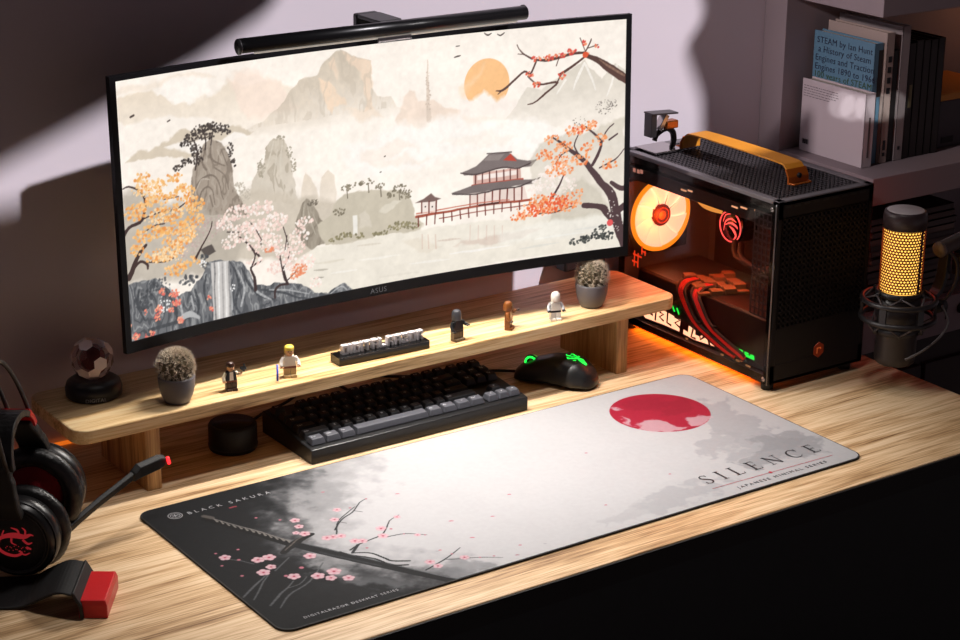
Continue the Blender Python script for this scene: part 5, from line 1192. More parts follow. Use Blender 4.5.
# glass side and its dark printed border
b=MB(); b.box(PX0-.0025,PX0-.0005,PY0+.002,PY1-.004,PZ0,PZ1-.006); b.build('side_glass',glass('smoked glass',(232,222,220),see_through=True),pc)
b=MB()
for y0,y1,z0,z1 in ((PY0+.001,PY0+.013,PZ0,PZ1-.006),(PY1-.014,PY1,PZ0,PZ1-.006),(PY0,PY1,PZ0,PZ0+.012),(PY0,PY1,PZ1-.016,PZ1-.006)): b.box(PX0-.0004,PX0+.0006,y0,y1,z0,z1)
b.build('glass_border',GLOSS,pc)
b=MB(); bars(b,'x',PY0+.014,PY0+.050,PZ0+.10,PZ1-.024,.0092,.0105,.0026,PX0+.0008,PX0+.0018); b.build('side_mesh',PCD,pc)
b=MB(); b.tube([(PX0-.003,PY0+.0015,PZ0),(PX0-.003,PY0+.0015,PZ1-.008),(PX0-.002,PY0+.003,PZ1-.004)],.0011,6); b.build('edge_trim',mat('edge trim',(120,116,118),.3,.8),pc)
for y,z in ((PY0+.010,PZ1-.013),(PY0+.009,PZ0+.008),(PY1-.012,PZ1-.013)):
    b=MB(); b.M=frame((PX0-.0025,y,z),(0,-1,0),(0,0,1)); b.lathe([(.0036,0),(.0036,.0012),(.0026,.0018),(.0024,.0008)],(0,0,0),16); b.build('screw',CHROME,pc)
# inside
b=MB(); b.box(PX1-.014,PX1-.011,PY0+.04,PY1-.03,PZ0+.02,PZ1-.03); b.build('motherboard',mat('circuit board',(40,24,22),.5,sub=(60,.5)),pc)
b=MB(); b.box(PX0+.004,PX1-.006,PY0+.012,PY1-.01,PZ1-.044,PZ1-.024); b.build('radiator',mat('radiator black',(22,14,14),.5),pc)
# rear fan, facing the front
FC=(.5735,.404,.1815)
fan=b=MB(); FM=frame(FC,(1,0,0),(0,0,1)); b.M=FM   # local z points to -y (towards the front)
b.torus(.0565,.0036,(0,0,.004),56,10)
ring=b.build('fan_ring',mat('fan ring light',(60,30,8),.4,emit=(255,140,30),es=2.0),pc)
FBL=mat('fan blade glow',(250,220,190),.5,emit=(255,208,178),es=1.5)
for k in range(9):
    a0=2*PI*k/9; b=MB(); b.M=FM; vs=[];fs=[]; n=7
    for i in range(n):
        r=.0165+(.0385)*i/(n-1); w=.42+.05*i/n; tw=.25*i/n
        for q in range(5):
            a=a0+tw+w*(q/4-.5)*1.72; vs.append((r*math.cos(a),r*math.sin(a),.001+.0035*(q/4)))
    for i in range(n-1):
        for q in range(4): fs.append((i*5+q,i*5+q+1,(i+1)*5+q+1,(i+1)*5+q))
    b.add(vs,fs,True); bl=b.build('fan_blade',FBL,ring); md=bl.modifiers.new('s','SOLIDIFY'); md.thickness=.0008
b=MB(); b.M=FM; b.lathe([(.0175,.0),(.0180,.007),(.0165,.009)],(0,0,0),28); b.build('fan_hub',mat('fan hub',(70,26,10),.5,emit=(150,50,14),es=.10),ring)
b=MB(); b.M=FM; b.torus(.0125,.0011,(0,0,.0092),28,6); b.build('hub_ring',mat('hub ring',(120,50,16),.4,emit=(255,96,30),es=.30),ring)
b=MB(); b.M=FM; b.lathe([(.0075,.0088),(.0070,.0096)],(0,0,0),24); b.build('hub_badge',mat('hub badge',(150,90,24),.4,emit=(200,120,30),es=.3),ring)
b=MB(); b.M=FM; b.box(-.0615,.0615,-.0615,.0615,-.008,-.002); b.build('fan_frame',mat('fan frame',(28,10,8),.5),ring)
# arcs of the radiator fans seen edge on below the radiator
ARC=mat('radiator fan light',(60,34,10),.5,emit=(255,184,84),es=1.1)
for y in (.345,.225):
    b=MB(); b.M=Matrix.Translation((.6,y,PZ1-.0445)); b.lathe([(.052,-.006),(.052,0)],(0,0,0),44,closed=False); b.lathe([(.048,-.006),(.048,0)],(0,0,0),44,closed=False)
    b.build('radiator_fan',mat('radiator fan frame %d'%int(y*1000),(40,20,12),.5),pc)
b=MB(); b.band(smooth_path([(.590,.33,.2215),(.602,.33,.2105),(.618,.33,.2015),(.641,.33,.1935)],6),(.35,0,1),.0085,.003); b.build('fan_glow',ARC,pc)
# pump with its ring and emblem, on the motherboard, facing the glass
PM=frame((.650,.318,.170),(0,-1,0),(0,0,1))
b=MB(); b.M=PM; b.lathe([(.028,-.03),(.028,-.004),(.026,0)],(0,0,0),32); pump=b.build('pump',GLOSS,pc)
LR=mat('pump light',(60,0,0),.4,emit=(255,84,80),es=2.6)
b=MB(); b.M=PM; b.torus(.0245,.0011,(0,0,.0012),44,6); b.build('pump_ring',LR,pump)
b=MB(); b.M=PM@Matrix.Translation((0,0,.0013))
for pts in ([(-.015,-.010,.001),(-.011,.006,.0022),(.002,.013,.0028),(.014,.010,.0008)],[(-.012,.000,.001),(.0,.006,.003),(.013,.004,.004),(.018,.0,.001)],[(-.002,.0,.001),(.008,-.004,.005),(.014,-.012,.004),(.009,-.020,.001)],[(-.017,.004,.001),(-.012,.016,.0015),(.0,.021,.001)]):
    b.strip([tuple(q) for q in smooth_path(pts,5)])
b.build('pump_emblem',LR,pump)
for dy in (.0,.014):
    b=MB(); b.tube(smooth_path([(.645,.300-dy,.150),(.625,.27-dy,.135),(.63,.21-dy,.130),(.635,.17-dy,.17),(.63,.16-dy,.24)],6),.0055,10); b.build('coolant_hose',BLACKM,pc)
# board heat sink with cut pattern
HS=mat('bronze heat sink',(138,96,60),.5,.1)
b=MB(); rnd=random.Random(7)
b.M=Matrix.Translation((.575,.262,0))@Matrix.Rotation(R(-24),4,'Z')
for i in range(5):
    for j in range(4):
        y=-.048+i*.0185; x=-.042+j*.021; b.box(x,x+.0185-(.005 if (i*j)%3==1 else 0),y,y+.0160-(.005 if (i+j)%3==0 else 0),.1012,.1055+.0025*((i*2+j)%3))
b.build('heat_sink',HS,pc,.0006)
# graphics card
gpu_m=mat('graphics card shroud',(40,26,24),.4,.2)
b=MB(); prof=[(.528,.022),(.525,.030),(.525,.052),(.531,.098),(.535,.101),(.655,.101),(.655,.022)]
n=len(prof); vs=[(x,y,z) for y in (.088,.398) for x,z in prof]
b.add(vs,[tuple(range(n)),tuple(range(2*n-1,n-1,-1))]+[(i,n+i,n+(i+1)%n,(i+1)%n) for i in range(n)])
gpu=b.build('graphics_card',gpu_m,pc,.001)
GL_=frame((.5244,.398,.022),(0,-1,0),(0,0,1))
b=MB(); b.M=GL_; b.prism([(.015,.012),(.030,.004),(.075,.006),(.110,.006),(.150,.0035),(.205,.0075),(.180,.012),(.140,.021),(.118,.0255),(.060,.030),(.022,.030)],0,.0006)
b.build('card_light',mat('card light',(60,30,16),.5,emit=(255,186,146),es=3.0),gpu)
b=MB(); b.M=GL_@Matrix.Translation((0,0,.0007))
for pts in ([(.026,.029,.0028),(.028,.011,.0028)],[(.036,.032,.003),(.036,.016,.003),(.048,.014,.003)],[(.056,.030,.003),(.054,.007,.003)],[(.064,.024,.0028),(.074,.023,.0028),(.064,.016,.0028),(.075,.012,.0028)],[(.084,.031,.003),(.083,.012,.003),(.094,.010,.003)],[(.100,.027,.003),(.114,.025,.003),(.102,.017,.003),(.115,.013,.003)],[(.120,.027,.007),(.118,.003,.007)],[(.130,.026,.009),(.128,.012,.009)],[(.146,.020,.003),(.142,.006,.003),(.153,.006,.003)],[(.160,.020,.003),(.164,.008,.003),(.172,.015,.003)],[(.182,.014,.0035),(.186,.005,.0035)]): b.strip([(x_,y_,w_*1.35) for x_,y_,w_ in pts])
b.build('card_marks',mat('card marks',(96,12,16),.5),gpu)
b=MB(); b.M=GL_@Matrix.Translation((0,0,-.0002))
for i in range(5): b.strip([(.060+i*.011,.047-i*.0012,.0034),(.066+i*.011,.038-i*.0012,.0034)])
b.build('green_light',LED_G,gpu)
b=MB()
for i in range(4): b.box(.5238,.5246,.150-i*.0125,.158-i*.0125,.040-.0005*i,.0425-.0005*i)
b.box(.5238,.5246,.112,.146,.0345,.038); b.build('status_light',LED_G,gpu)
b=MB()
for y,z,w in ((.185,.020,.006),(.150,.0215,.007),(.140,.024,.004),(.128,.0205,.010),(.268,.0205,.005)): b.box(.5225,.5240,y-w,y,z,z+.0028)
b.build('white_contacts',mat('gold contacts',(220,180,130),.4,.3,emit=(200,150,100),es=.5),gpu)
# red and black braided cables
for j,(dy,dz) in enumerate(((0,0),(-.034,.003))):
    for k in range(4):
        b=MB(); o=k*.0060
        path=[(.560,.300+dy-o,.106),(.535,.296+dy-o,.1075),(.519,.288+dy-o,.100),(.5155,.278+dy-o,.088+dz),(.5155,.262+dy-o*.9,.070+dz),(.5155,.240+dy-o*.7,.054+dz+.001*k),(.5155,.205+dy-o*.5,.041+dz+.002*k),(.5155,.172+dy-o*.4,.032+dz+.002*k),(.517,.146+dy*.6,.0275+dz+.002*k)]
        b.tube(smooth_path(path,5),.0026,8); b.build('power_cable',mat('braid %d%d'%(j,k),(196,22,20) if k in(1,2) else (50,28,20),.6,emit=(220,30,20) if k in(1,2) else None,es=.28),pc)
    b=MB(); b.box(.5135,.5205,.226+dy,.235+dy,.040+dz,.062+dz); b.build('cable_comb',BLACKM,pc)
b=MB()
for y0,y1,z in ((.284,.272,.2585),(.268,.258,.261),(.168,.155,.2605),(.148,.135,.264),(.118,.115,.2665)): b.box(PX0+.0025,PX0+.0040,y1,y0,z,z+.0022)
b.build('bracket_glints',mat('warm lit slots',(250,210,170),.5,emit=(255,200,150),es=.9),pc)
b=MB()
for y,z in ((.398,.262),(.388,.262),(.380,.2635)): b.box(PX0+.0005,PX0+.0012,y-.006,y,z,z+.006)
b.build('port_lights',mat('port glow',(200,140,120),.5,emit=(230,170,150),es=.7),pc)
b=MB(); b.M=frame((PX0+.004,.395,.128),(0,-1,0),(0,0,1))
for pts in ([(0,.0,.003),(.022,-.001,.003)],[(-.002,-.012,.003),(.014,-.012,.003)],[(.004,.006,.003),(.004,-.02,.003)],[(.013,.004,.003),(.013,-.02,.003)],[(.020,.010,.003),(.032,.009,.003)],[(.022,.018,.003),(.022,.004,.003)],[(.030,.012,.003),(.030,.004,.003)]): b.strip(pts)
b.build('lattice_light',mat('lattice light',(80,16,6),.5,emit=(255,70,30),es=1.2),pc)
# handle strap on top
b=MB(); z=PZ1
b.band(smooth_path([(.606,.372,z+.001),(.606,.371,z+.012),(.606,.364,z+.0235),(.606,.345,z+.0275),(.606,.25,z+.0285),(.606,.155,z+.0275),(.606,.138,z+.0235),(.606,.130,z+.012),(.606,.128,z+.001)],5),(1,0,0),.036,.0022)
hs=b.build('carry_strap',ORANGE,pc,.0005)
for y,s in ((.3735,1),(.128,-1)):
    b=MB(); b.band([(.606,y+s*.001,z),(.606,y+s*.0005,z+.010),(.606,y-s*.006,z+.021)],(1,0,0),.040,.003); b.tube([(.587,y+.003*s,z+.0015),(.588,y+.012*s,z+.002),(.622,y+.012*s,z+.002),(.625,y+.003*s,z+.0015)],.0016,6); mn=b.build('strap_mount',ORANGED,hs,.0005)
    b=MB(); b.M=frame((.606,y+s*.0035,z+.012),(-s,0,0),(0,0,1)); b.lathe([(.004,-.002),(.004,.001),(.003,.0016)],(0,0,0),14); b.build('bolt',BLACKM,mn)
b=MB(); b.box(PX0+.010,PX0+.018,PY0+.05,PY1-.02,.006,.0115); b.build('underglow_strip',mat('underglow',(40,16,2),.5,emit=(255,116,20),es=9),pc)

# ornament standing on the case
orn=thing('bracket_ornament','small polished steel swivel bracket on a square plate, standing on the computer','ornament',(.5585,.392,PZ1))
z=PZ1
b=MB(); b.box(.531,.586,.366,.418,z,z+.003); b.build('base_plate',CHROME,orn,.0006)
b=MB(); b.tube(smooth_path([(.574,.380,z+.003),(.578,.381,z+.014),(.577,.383,z+.027),(.568,.385,z+.0335),(.556,.386,z+.031),(.548,.387,z+.025),(.544,.387,z+.016)],6),[.0045]*6+[.0050]*12+[.0046]*12+[.0040]*7,12); b.build('curved_neck',mat('dark chrome',(70,66,66),.18,1),orn)
b=MB(); b.M=Matrix.Translation((.528,.385,z+.061)); b.box(0,.011,-.009,.009,-.036,0); b.build('bracket_plate',GUNM,orn,.0006)
b=MB(); b.M=Matrix.Translation((.528,.385,z+.061))@Matrix.Rotation(R(4),4,'Y'); b.box(0,.052,-.011,.011,.0,.0026); b.build('top_plate',GUNM,orn,.0005)
b=MB(); b.M=Matrix.Translation((.548,.385,z+.034))@Matrix.Rotation(R(32),4,'Y'); b.box(-.004,.004,-.007,.007,0,.027); b.build('hinge_link',CHROME,orn,.0008)
b=MB(); b.M=Matrix.Translation((.572,.384,z+.034)); b.box(-.013,.011,-.008,.008,0,.013); b.build('amber_block',mat('amber copper',(176,96,44),.25,.8),orn,.002)

# ------------------------------------------------------------------ microphone in its shock mount
MXc,MYc=.6865,-.016
mic=thing('microphone','black condenser microphone glowing orange through its grille in a shock mount','microphone',(MXc,MYc,.033))
b=MB(); b.lathe([(.026,.033),(.0295,.036),(.0305,.045),(.0305,.10),(.0320,.104),(.0320,.146)],(MXc,MYc,0),48); b.build('body',mat('microphone body',(46,40,42),.38),mic)
b=MB(); b.lathe([(.0318,.242),(.0318,.261),(.0300,.2665),(.0275,.2675)],(MXc,MYc,0),48); cap=b.build('cap',mat('cap black',(66,52,54),.38),mic)
b=MB(); b.lathe([(.0272,.2676),(.026,.2682)],(MXc,MYc,0),40); b.build('cap_pad',mat('cap pad',(206,196,198),.4),cap)
b=MB(); b.lathe([(.0290,.146),(.0290,.242)],(MXc,MYc,0),40); b.build('glow_core',mat('mic glow',(60,30,8),.5,emit=(255,190,84),es=2.0),mic)
b=MB(); NC=40; NR=22; z0,z1=.1475,.2415; RG=.0312; dz=(z1-z0)/NR
for i in range(NR):
    for j in range(NC):
        a=2*PI*(j+.5*(i%2))/NC; da=PI/NC; zc=z0+dz*(i+.5)
        O=[(a-da,zc-dz/2),(a,zc-dz/2),(a+da,zc-dz/2),(a+da,zc+dz/2),(a,zc+dz/2),(a-da,zc+dz/2)]
        hx=[]
        for k,(p_,q_) in enumerate(((-.60,-.34),(0,-.68),(.60,-.34),(.60,.34),(0,.68),(-.60,.34))): hx.append((a+da*p_*1.08,zc+dz/2*q_*1.05))
        P_=[(MXc+RG*math.cos(t),MYc+RG*math.sin(t),h) for t,h in O+hx]
        b.add(P_,[(k,(k+1)%6,6+(k+1)%6,6+k) for k in range(6)])
gr=b.build('grille',mat('grille metal',(150,62,18),.5,.2),mic); md=gr.modifiers.new('s','SOLIDIFY'); md.thickness=.0005
b=MB(); a=R(-84)
b.band([(MXc+.0324*math.cos(a),MYc+.0324*math.sin(a),.147),(MXc+.0324*math.cos(a),MYc+.0324*math.sin(a),.242)],(-math.sin(a),math.cos(a),0),.0042,.0012); b.build('seam',mat('seam red black',(70,10,10),.5),mic)
mic.location.z+=.006
sm=thing('shock_mount','black shock mount cage holding the glowing microphone','shock mount',(MXc,MYc,.09))
for z_,r_ in ((.132,.0530),(.104,.0535)):
    b=MB(); b.M=Matrix.Translation((MXc,MYc,z_)); b.torus(r_,.0042,(0,0,0),56,10); b.build('ring',SATIN,sm)
for k in range(6):
    a=R(20+60*k); b=MB(); b.band([(MXc+.0535*math.cos(a),MYc+.0535*math.sin(a),.104),(MXc+.0535*math.cos(a),MYc+.0535*math.sin(a),.132)],(-math.sin(a),math.cos(a),0),.010,.004); b.build('ring_strut',SATIN,sm)
for z_ in (.1425,.086):
    b=MB(); b.M=Matrix.Translation((MXc,MYc,z_)); b.lathe([(.0322,-.004),(.0355,-.004),(.0355,.004),(.0322,.004)],(0,0,0),40,closed=False)
    for k in range(6): 
        a=R(50+60*k); b.tube([(.034*math.cos(a),.034*math.sin(a),0),(.041*math.cos(a),.041*math.sin(a),0)],.0035,8)
    b.build('collar',SATIN,sm)
b=MB()
for k in range(6):
    a0=R(50+60*k); 
    for s in (-1,1):
        a1=a0+R(30)*s
        b.tube([(MXc+.040*math.cos(a0),MYc+.040*math.sin(a0),.1425),(MXc+.0535*math.cos(a1),MYc+.0535*math.sin(a1),.130)],.0014,6)
        b.tube([(MXc+.040*math.cos(a0),MYc+.040*math.sin(a0),.086),(MXc+.0535*math.cos(a1),MYc+.0535*math.sin(a1),.105)],.0014,6)
b.build('elastic_cords',mat('elastic cord',(88,80,82),.6),sm)
b=MB(); b.tube(smooth_path([(MXc-.012,MYc-.0325,.048),(MXc+.008,MYc-.046,.062),(MXc+.032,MYc-.056,.082),(MXc+.052,MYc-.052,.100),(MXc+.060,MYc-.030,.118)],6),.0019,8); b.build('cord',mat('grey cord',(104,98,100),.5),sm)
sm.location.z+=.006
ba=thing('boom_arm','black microphone boom arm reaching in from the right edge of the picture','boom arm',(1.04,.03,-.74))
AM=mat('boom arm metal',(84,76,78),.4,.1)
b=MB(); b.tube([(.757,-.024,.2035),(.90,-.010,.222),(1.04,.03,.250)],.0115,18); b.build('arm',AM,ba)
b=MB(); b.box(.785,.83,-.045,-.020,.160,.196); b.build('clamp_block',SATIN,ba,.004)
b=MB(); b.tube([(.7545,-.0243,.2032),(.7575,-.0239,.2036)],.0122,18); b.build('arm_end',mat('arm end cap',(110,100,102),.4,.1),ba)
b=MB(); b.band(smooth_path([(.748,-.020,.128),(.764,-.018,.138),(.772,-.018,.160),(.775,-.018,.196)],5),(0,1,0),.018,.007); b.build('swivel_bracket',SATIN,ba,.001)
b=MB(); b.tube(smooth_path([(.768,-.030,.203),(.775,-.042,.185),(.772,-.046,.160),(.764,-.044,.140),(.757,-.036,.124)],6),.0024,8); b.build('cord',mat('boom cord',(58,54,56),.5),ba)
b=MB(); b.tube([(.744,-.034,.119),(.762,-.034,.119)],.010,18); b.build('tension_knob',BLACK,ba)
b=MB(); b.tube([(1.04,.03,-.70),(1.04,.03,.262)],.016,16); b.build('post',SATIN,ba)
b=MB(); b.lathe([(.14,-.74),(.14,-.725),(.03,-.70)],(1.04,.03,0),32); b.build('floor_plate',BLACKM,ba)

# ------------------------------------------------------------------ bookcase
bc=thing('bookcase','grey lilac open bookcase standing right of the desk against the wall','bookcase',(1.2,.32,-.74))
XB=.828
b=MB(); b.box(XB,1.62,.408,.459,-.74,1.20); b.build('back_panel',SHELFM,bc,.001)
b=MB(); b.box(XB,1.62,.190,.408,.205,.250); b.build('shelf_board',SHELFM,bc,.001)
b=MB(); b.box(XB,1.62,.195,.408,.504,1.20); b.build('upper_cabinet',SHELFM,bc,.001)
b=MB(); b.box(XB,1.62,.190,.408,-.045,.020); b.build('lower_board',SHELFM,bc,.001)
b=MB(); b.box(XB+.03,1.62,.215,.408,-.74,-.045); b.box(XB+.035,.99,.205,.215,-.72,-.10); b.box(1.0,1.30,.205,.215,-.72,-.10); b.build('base_cabinet',SHELFD,bc,.001)
b=MB(); b.box(1.59,1.62,.195,.408,.02,.205); b.box(1.59,1.62,.195,.408,.25,.504); b.build('side_panel',SHELFM,bc)
b=MB(); b.M=frame((1.056,.190,-.006),(1,0,0),(0,0,1)); b.lathe([(.009,0),(.009,.006),(.007,.008)],(0,0,0),20); b.build('knob',BLACKM,bc)
b=MB(); b.box(1.020,1.023,.1895,.1905,-.020,.008); b.build('slot',BLACKM,bc)

def book(name,label,x0,x1,y0,y1,z1,cov,z0=.2504,group='books standing on the bookcase shelf',spine=None,tilt=0,pages=PAPER):
    t=thing(name,label,'book',((x0+x1)/2,(y0+y1)/2,z0),group)
    c=.0016
    b=MB(); b.box(x0,x0+c,y0,y1,z0,z1); b.box(x1-c,x1,y0,y1,z0,z1); b.box(x0,x1,y0,y0+c,z0,z1); o=b.build('cover',cov,t,.0005)
    b=MB(); b.box(x0+c,x1-c,y0+c,y1-.003,z0+.002,z1-.003); b.build('pages',pages,t)
    if spine is not None:
        b=MB(); b.box(x0+.002,x1-.002,y0-.0003,y0+.0002,z0+spine[0],z0+spine[1]); b.build('spine_panel',spine[2],t)
    return t,o
CW=mat('white book cover',(196,186,190),.5); CBL=mat('blue book cover',(92,132,156),.55); CT=mat('tan book cover',(170,154,146),.55); CK=mat('black book cover',(24,22,23),.5); CG=mat('grey white book cover',(150,142,142),.5); CDK=mat('charcoal book cover',(36,31,30),.55)
t,o=book('book','short white book with faint text and a barcode, leftmost on the shelf',.858,.8795,.247,.392,.371,CW)
b=MB(); 
def on_cover(yl,zl,x=.858): return frame((x-.0004,yl,zl),(0,-1,0),(0,0,1))
rnd=random.Random(3)
for i in range(5):
    b.M=on_cover(.388,.360-.0042*i); xx=.0
    while xx<.075-(.02 if i==4 else 0): 
        w=rnd.uniform(.003,.008); b.strip([(xx,0,.0011),(xx+w,0,.0011)]); xx+=w+.0014
b.build('cover_text',mat('grey book text',(110,104,108),.6),t)
b=MB(); b.M=on_cover(.385,.263)
for i in range(11): b.strip([(.0014*i,0,.0006+.0004*(i%3)),(.0014*i,.008,.0006+.0004*(i%3))])
b.build('barcode',INK,t)
b=MB(); b.M=frame((.869,.2465,.262),(0,0,1),(-1,0,0)); b.text('history of engineering',.008,.0002) if False else b.strip([(.004,0,.004),(.07,0,.004)]); b.build('spine_text',mat('spine text grey',(92,84,84),.6),t)
t,o=book('book','blue book with dark lettering about steam engines, behind the short white book',.8815,.900,.258,.396,.447,CBL)
b=MB()
for i,s in enumerate(('STEAM by Ian Hunt','a History of Steam','Engines and Traction','Engines 1890 to 1966')):
    b.M=on_cover(.389-(.004 if i==1 else 0)+(.002 if i>1 else 0),.4280-.0146*i,.8815); b.text(s,.0148,.0002,'LEFT',1.06)
b.build('title',mat('navy ink',(26,36,62),.6),t)
b=MB(); b.M=on_cover(.392,.3715,.8815); b.text('100 years of STEAM',.0148,.0002,'LEFT',1.08); b.build('subtitle',mat('green ink',(56,84,44),.6),t)
b=MB(); b.box(.8900,.8990,.2572,.2576,.36,.436); b.build('spine_label',CDK,t)
t,o=book('book','tan book with vertical dark spine lettering right of the blue book',.9015,.918,.252,.386,.463,CT)
b=MB(); b.M=frame((.9125,.2516,.40),(0,0,-1),(1,0,0)); b.text('ANATOMICA',.0115,.0002,'CENTER',1.0); b.M=frame((.9125,.2516,.275),(0,0,-1),(1,0,0)); b.strip([(-.012,.002,.007),(.008,.002,.007)]); b.build('spine_text',INK,t) if False else None
b=MB()
for z_,l in ((.425,.012),(.408,.012),(.391,.012),(.374,.012)): b.box(.906,.9135,.2514,.2519,z_-l*.8,z_)
b.box(.907,.9125,.2514,.2519,.272,.288); b.box(.907,.9125,.2514,.2519,.262,.268); b.build('spine_marks',INK,t)
book('book','slim black book between the tan book and the tall grey one',.9195,.9335,.256,.386,.432,CK)
t,o=book('book','tall grey white book with a small number at its spine foot',.935,.953,.252,.396,.470,CG)
b=MB(); b.M=on_cover(.340,.452,.935); b.text('RAILWAYS',.009,.0002) if False else b.strip([(.0,0,.004),(.05,0,.004)]); b.build('cover_mark',INK,t)
b=MB(); b.box(.941,.946,.2514,.2519,.268,.274); b.build('spine_mark',INK,t)
xs=.9545
for i,(w,h) in enumerate(((.0150,.440),(.0158,.443),(.0150,.442),(.0158,.441),(.0155,.442))):
    lab=['first charcoal book right of the tall grey one','second charcoal book right of the tall grey one','third charcoal book, middle of the five dark ones','fourth charcoal book, next to last of the dark ones','last charcoal book, nearest the grey storage box'][i]
    t,o=book('book',lab,xs,xs+w,.254,.392,h,CDK,spine=None)
    if i==0:
        b=MB(); b.box(xs+.005,xs+.012,.2534,.2539,.335,.372); b.build('spine_label',mat('olive label',(104,98,70),.6),t)
    xs+=w+.0012
stb=thing('storage_box','grey storage box with an orange lid at the right end of the shelf','box',(1.13,.33,.25))
b=MB(); b.box(1.046,1.20,.270,.395,.2504,.330); b.build('body',mat('grey box',(70,68,74),.55),stb,.002)
b=MB(); b.box(1.044,1.202,.268,.397,.330,.342); b.build('lid',mat('orange lid',(214,146,56),.5),stb,.002)
b=MB(); b.box(1.062,1.09,.2692,.2702,.258,.268); b.build('label_holder',BLACKM,stb)
# stack of dark magazines on the lower board
rnd=random.Random(11)
MG=[mat('magazine dark %d'%i,c,.5) for i,c in enumerate(((70,54,50),(52,40,40),(84,66,60),(60,48,48)))]
names=['topmost','second','third','fourth','fifth','sixth','seventh','eighth','ninth','tenth','eleventh','twelfth','thirteenth','bottom']
z=.0202
for i in range(14):
    k=13-i; h=.0112; dx=rnd.uniform(-.006,.006); dy=rnd.uniform(-.003,.003)
    t=thing('magazine',('%s magazine of the dark stack behind the microphone'%names[k]) if 0<k<13 else ('topmost magazine of the dark stack behind the microphone' if k==0 else 'bottom magazine of the dark stack behind the microphone, lying on the lower board'),'magazine',(.945+dx,.29,z),'magazines stacked on the lower board')
    b=MB(); b.box(.850+dx,1.040+dx,.205+dy,.365+dy,z,z+.0012); b.box(.850+dx,1.040+dx,.205+dy,.365+dy,z+h-.0013,z+h-.0003); b.box(.850+dx,1.040+dx,.205+dy,.2065+dy,z,z+h-.0003); b.build('cover',MG[i%4],t)
    b=MB(); b.box(.8515+dx,1.0385+dx,.2065+dy,.364+dy,z+.0012,z+h-.0013); b.build('pages',mat('aged pages',(128,104,94),.85) if i==0 else bpy.data.materials['aged pages'],t)
    z+=h

# ------------------------------------------------------------------ headset
hd=thing('headset','black gaming headset with red pads, glowing red emblem and raised boom microphone','headset',(-.581,.161,0))
Cf=Vector((-.637,.101,.0585)); Cr=Vector((-.584,.159,.087))
A=(Cf-Cr).normalized(); Sd=Vector((-A.y,A.x,0)).normalized()
if Sd.x<0: Sd=-Sd
Up=(Vector((0,0,1))-A*A.z).normalized(); Up=(Up-Sd*.07).normalized()
def cup(C,ax,emb,k=1):
    M=frame(tuple(C),tuple(Vector((0,0,1)).cross(ax)),(0,0,1))@Matrix.Scale(k,4); # local z = ax (outwards)
    b=MB(); b.M=M
    b.lathe([(.047,-.012),(.052,-.008),(.0535,.002),(.0525,.010),(.050,.013),(.0485,.020),(.045,.0225),(.0425,.0215),(.0415,.0195)],(0,0,0),56,sy=1.0); ec=b.build('ear_cup',GLOSS if False else mat('cup black',(20,19,21),.32),hd)
    b=MB(); b.M=M; b.torus(.0515,.0007,(0,0,.0125),56,6); b.torus(.0415,.0010,(0,0,.0218),56,6); b.build('trim_ring',DARK,ec)
    b=MB(); b.M=M; b.lathe([(.0415,.0192),(.0405,.0202),(.015,.0208)],(0,0,0),48); b.build('face_plate',BLACKM,ec)
    b=MB(); b.M=M; 
    vs=[];fs=[]; seg=90; rs=14
    for i in range(seg):
        a=2*PI*i/seg; wr=1+.05*math.sin(i*5.1)*math.sin(i*1.7)
        for j in range(rs):
            t=2*PI*j/rs; q=.0470+.0120*math.cos(t)*wr; vs.append((q*math.cos(a),q*math.sin(a),-.0225+.0115*math.sin(t)*wr))
    for i in range(seg):
        for j in range(rs): fs.append((i*rs+j,((i+1)%seg)*rs+j,((i+1)%seg)*rs+(j+1)%rs,i*rs+(j+1)%rs))
    b.add(vs,fs,True); b.build('ear_cushion',LEATHER,ec)
    b=MB(); b.M=M; b.lathe([(.0365,-.0235),(.036,-.021),(.010,-.020)],(0,0,0),40); b.build('ear_mesh',REDF,ec)
    if emb:
        b=MB(); b.M=M@Matrix.Translation((0,-.001,.0212))@Matrix.Scale(1.05,4)
        # crouching dragon outline: curved body, wing, tail and legs
        for pts in ([(-.022,-.003,.0015),(-.018,.004,.004),(-.009,.008,.006),(.002,.009,.0075),(.012,.008,.006),(.020,.011,.003),(.024,.010,.001)],[(-.020,.001,.003),(-.022,-.007,.004),(-.018,-.013,.0042),(-.010,-.017,.004),(.0,-.018,.0035),(.008,-.014,.003),(.004,-.0115,.002)],
            [(.006,.010,.002),(.004,.016,.003),(-.004,.019,.001)],[(.013,.009,.002),(.014,.016,.0025),(.010,.020,.001)],[(.010,.004,.003),(.016,-.001,.003),(.022,.001,.001)],[(-.004,.005,.003),(-.004,-.001,.002),(.002,-.004,.001)],[(.006,-.014,.002),(.012,-.016,.002),(.018,-.013,.001)],[(.014,-.006,.0035),(.020,-.008,.002)],[(-.016,.008,.002),(-.013,.015,.0015)]):
            b.strip([tuple(q) for q in smooth_path(pts,5)])
        for i in range(16): b.lathe([(.0007,0),(.0006,.0001)],(-.012+.0018*i,-.0085+.003*math.sin(i*2.3),0),6)
        b.build('emblem',mat('red emblem',(70,4,8),.5,emit=(220,50,60),es=.30),ec)
    return ec
cup(Cf,A,True,.92); cup(Cr,-A,False,1.0)
for C,ax in ((Cf,A),(Cr,-A)):
    b=MB()
    b.band(smooth_path([tuple(C+ax*.012+Up*.040),tuple(C+ax*.013+Up*.060),tuple(C+ax*.006+Up*.082),tuple(C-ax*.002+Up*.108)],5),tuple(Sd+Up*.07),[.036]*4+[.036]*4+[.034]*4+[.030]*4,.012)
    b.build('yoke',BLACKM,hd,.003)
mid=(Cf+Cr)/2; half=(Cf-Cr).length/2; W_=Up.cross(A).normalized()
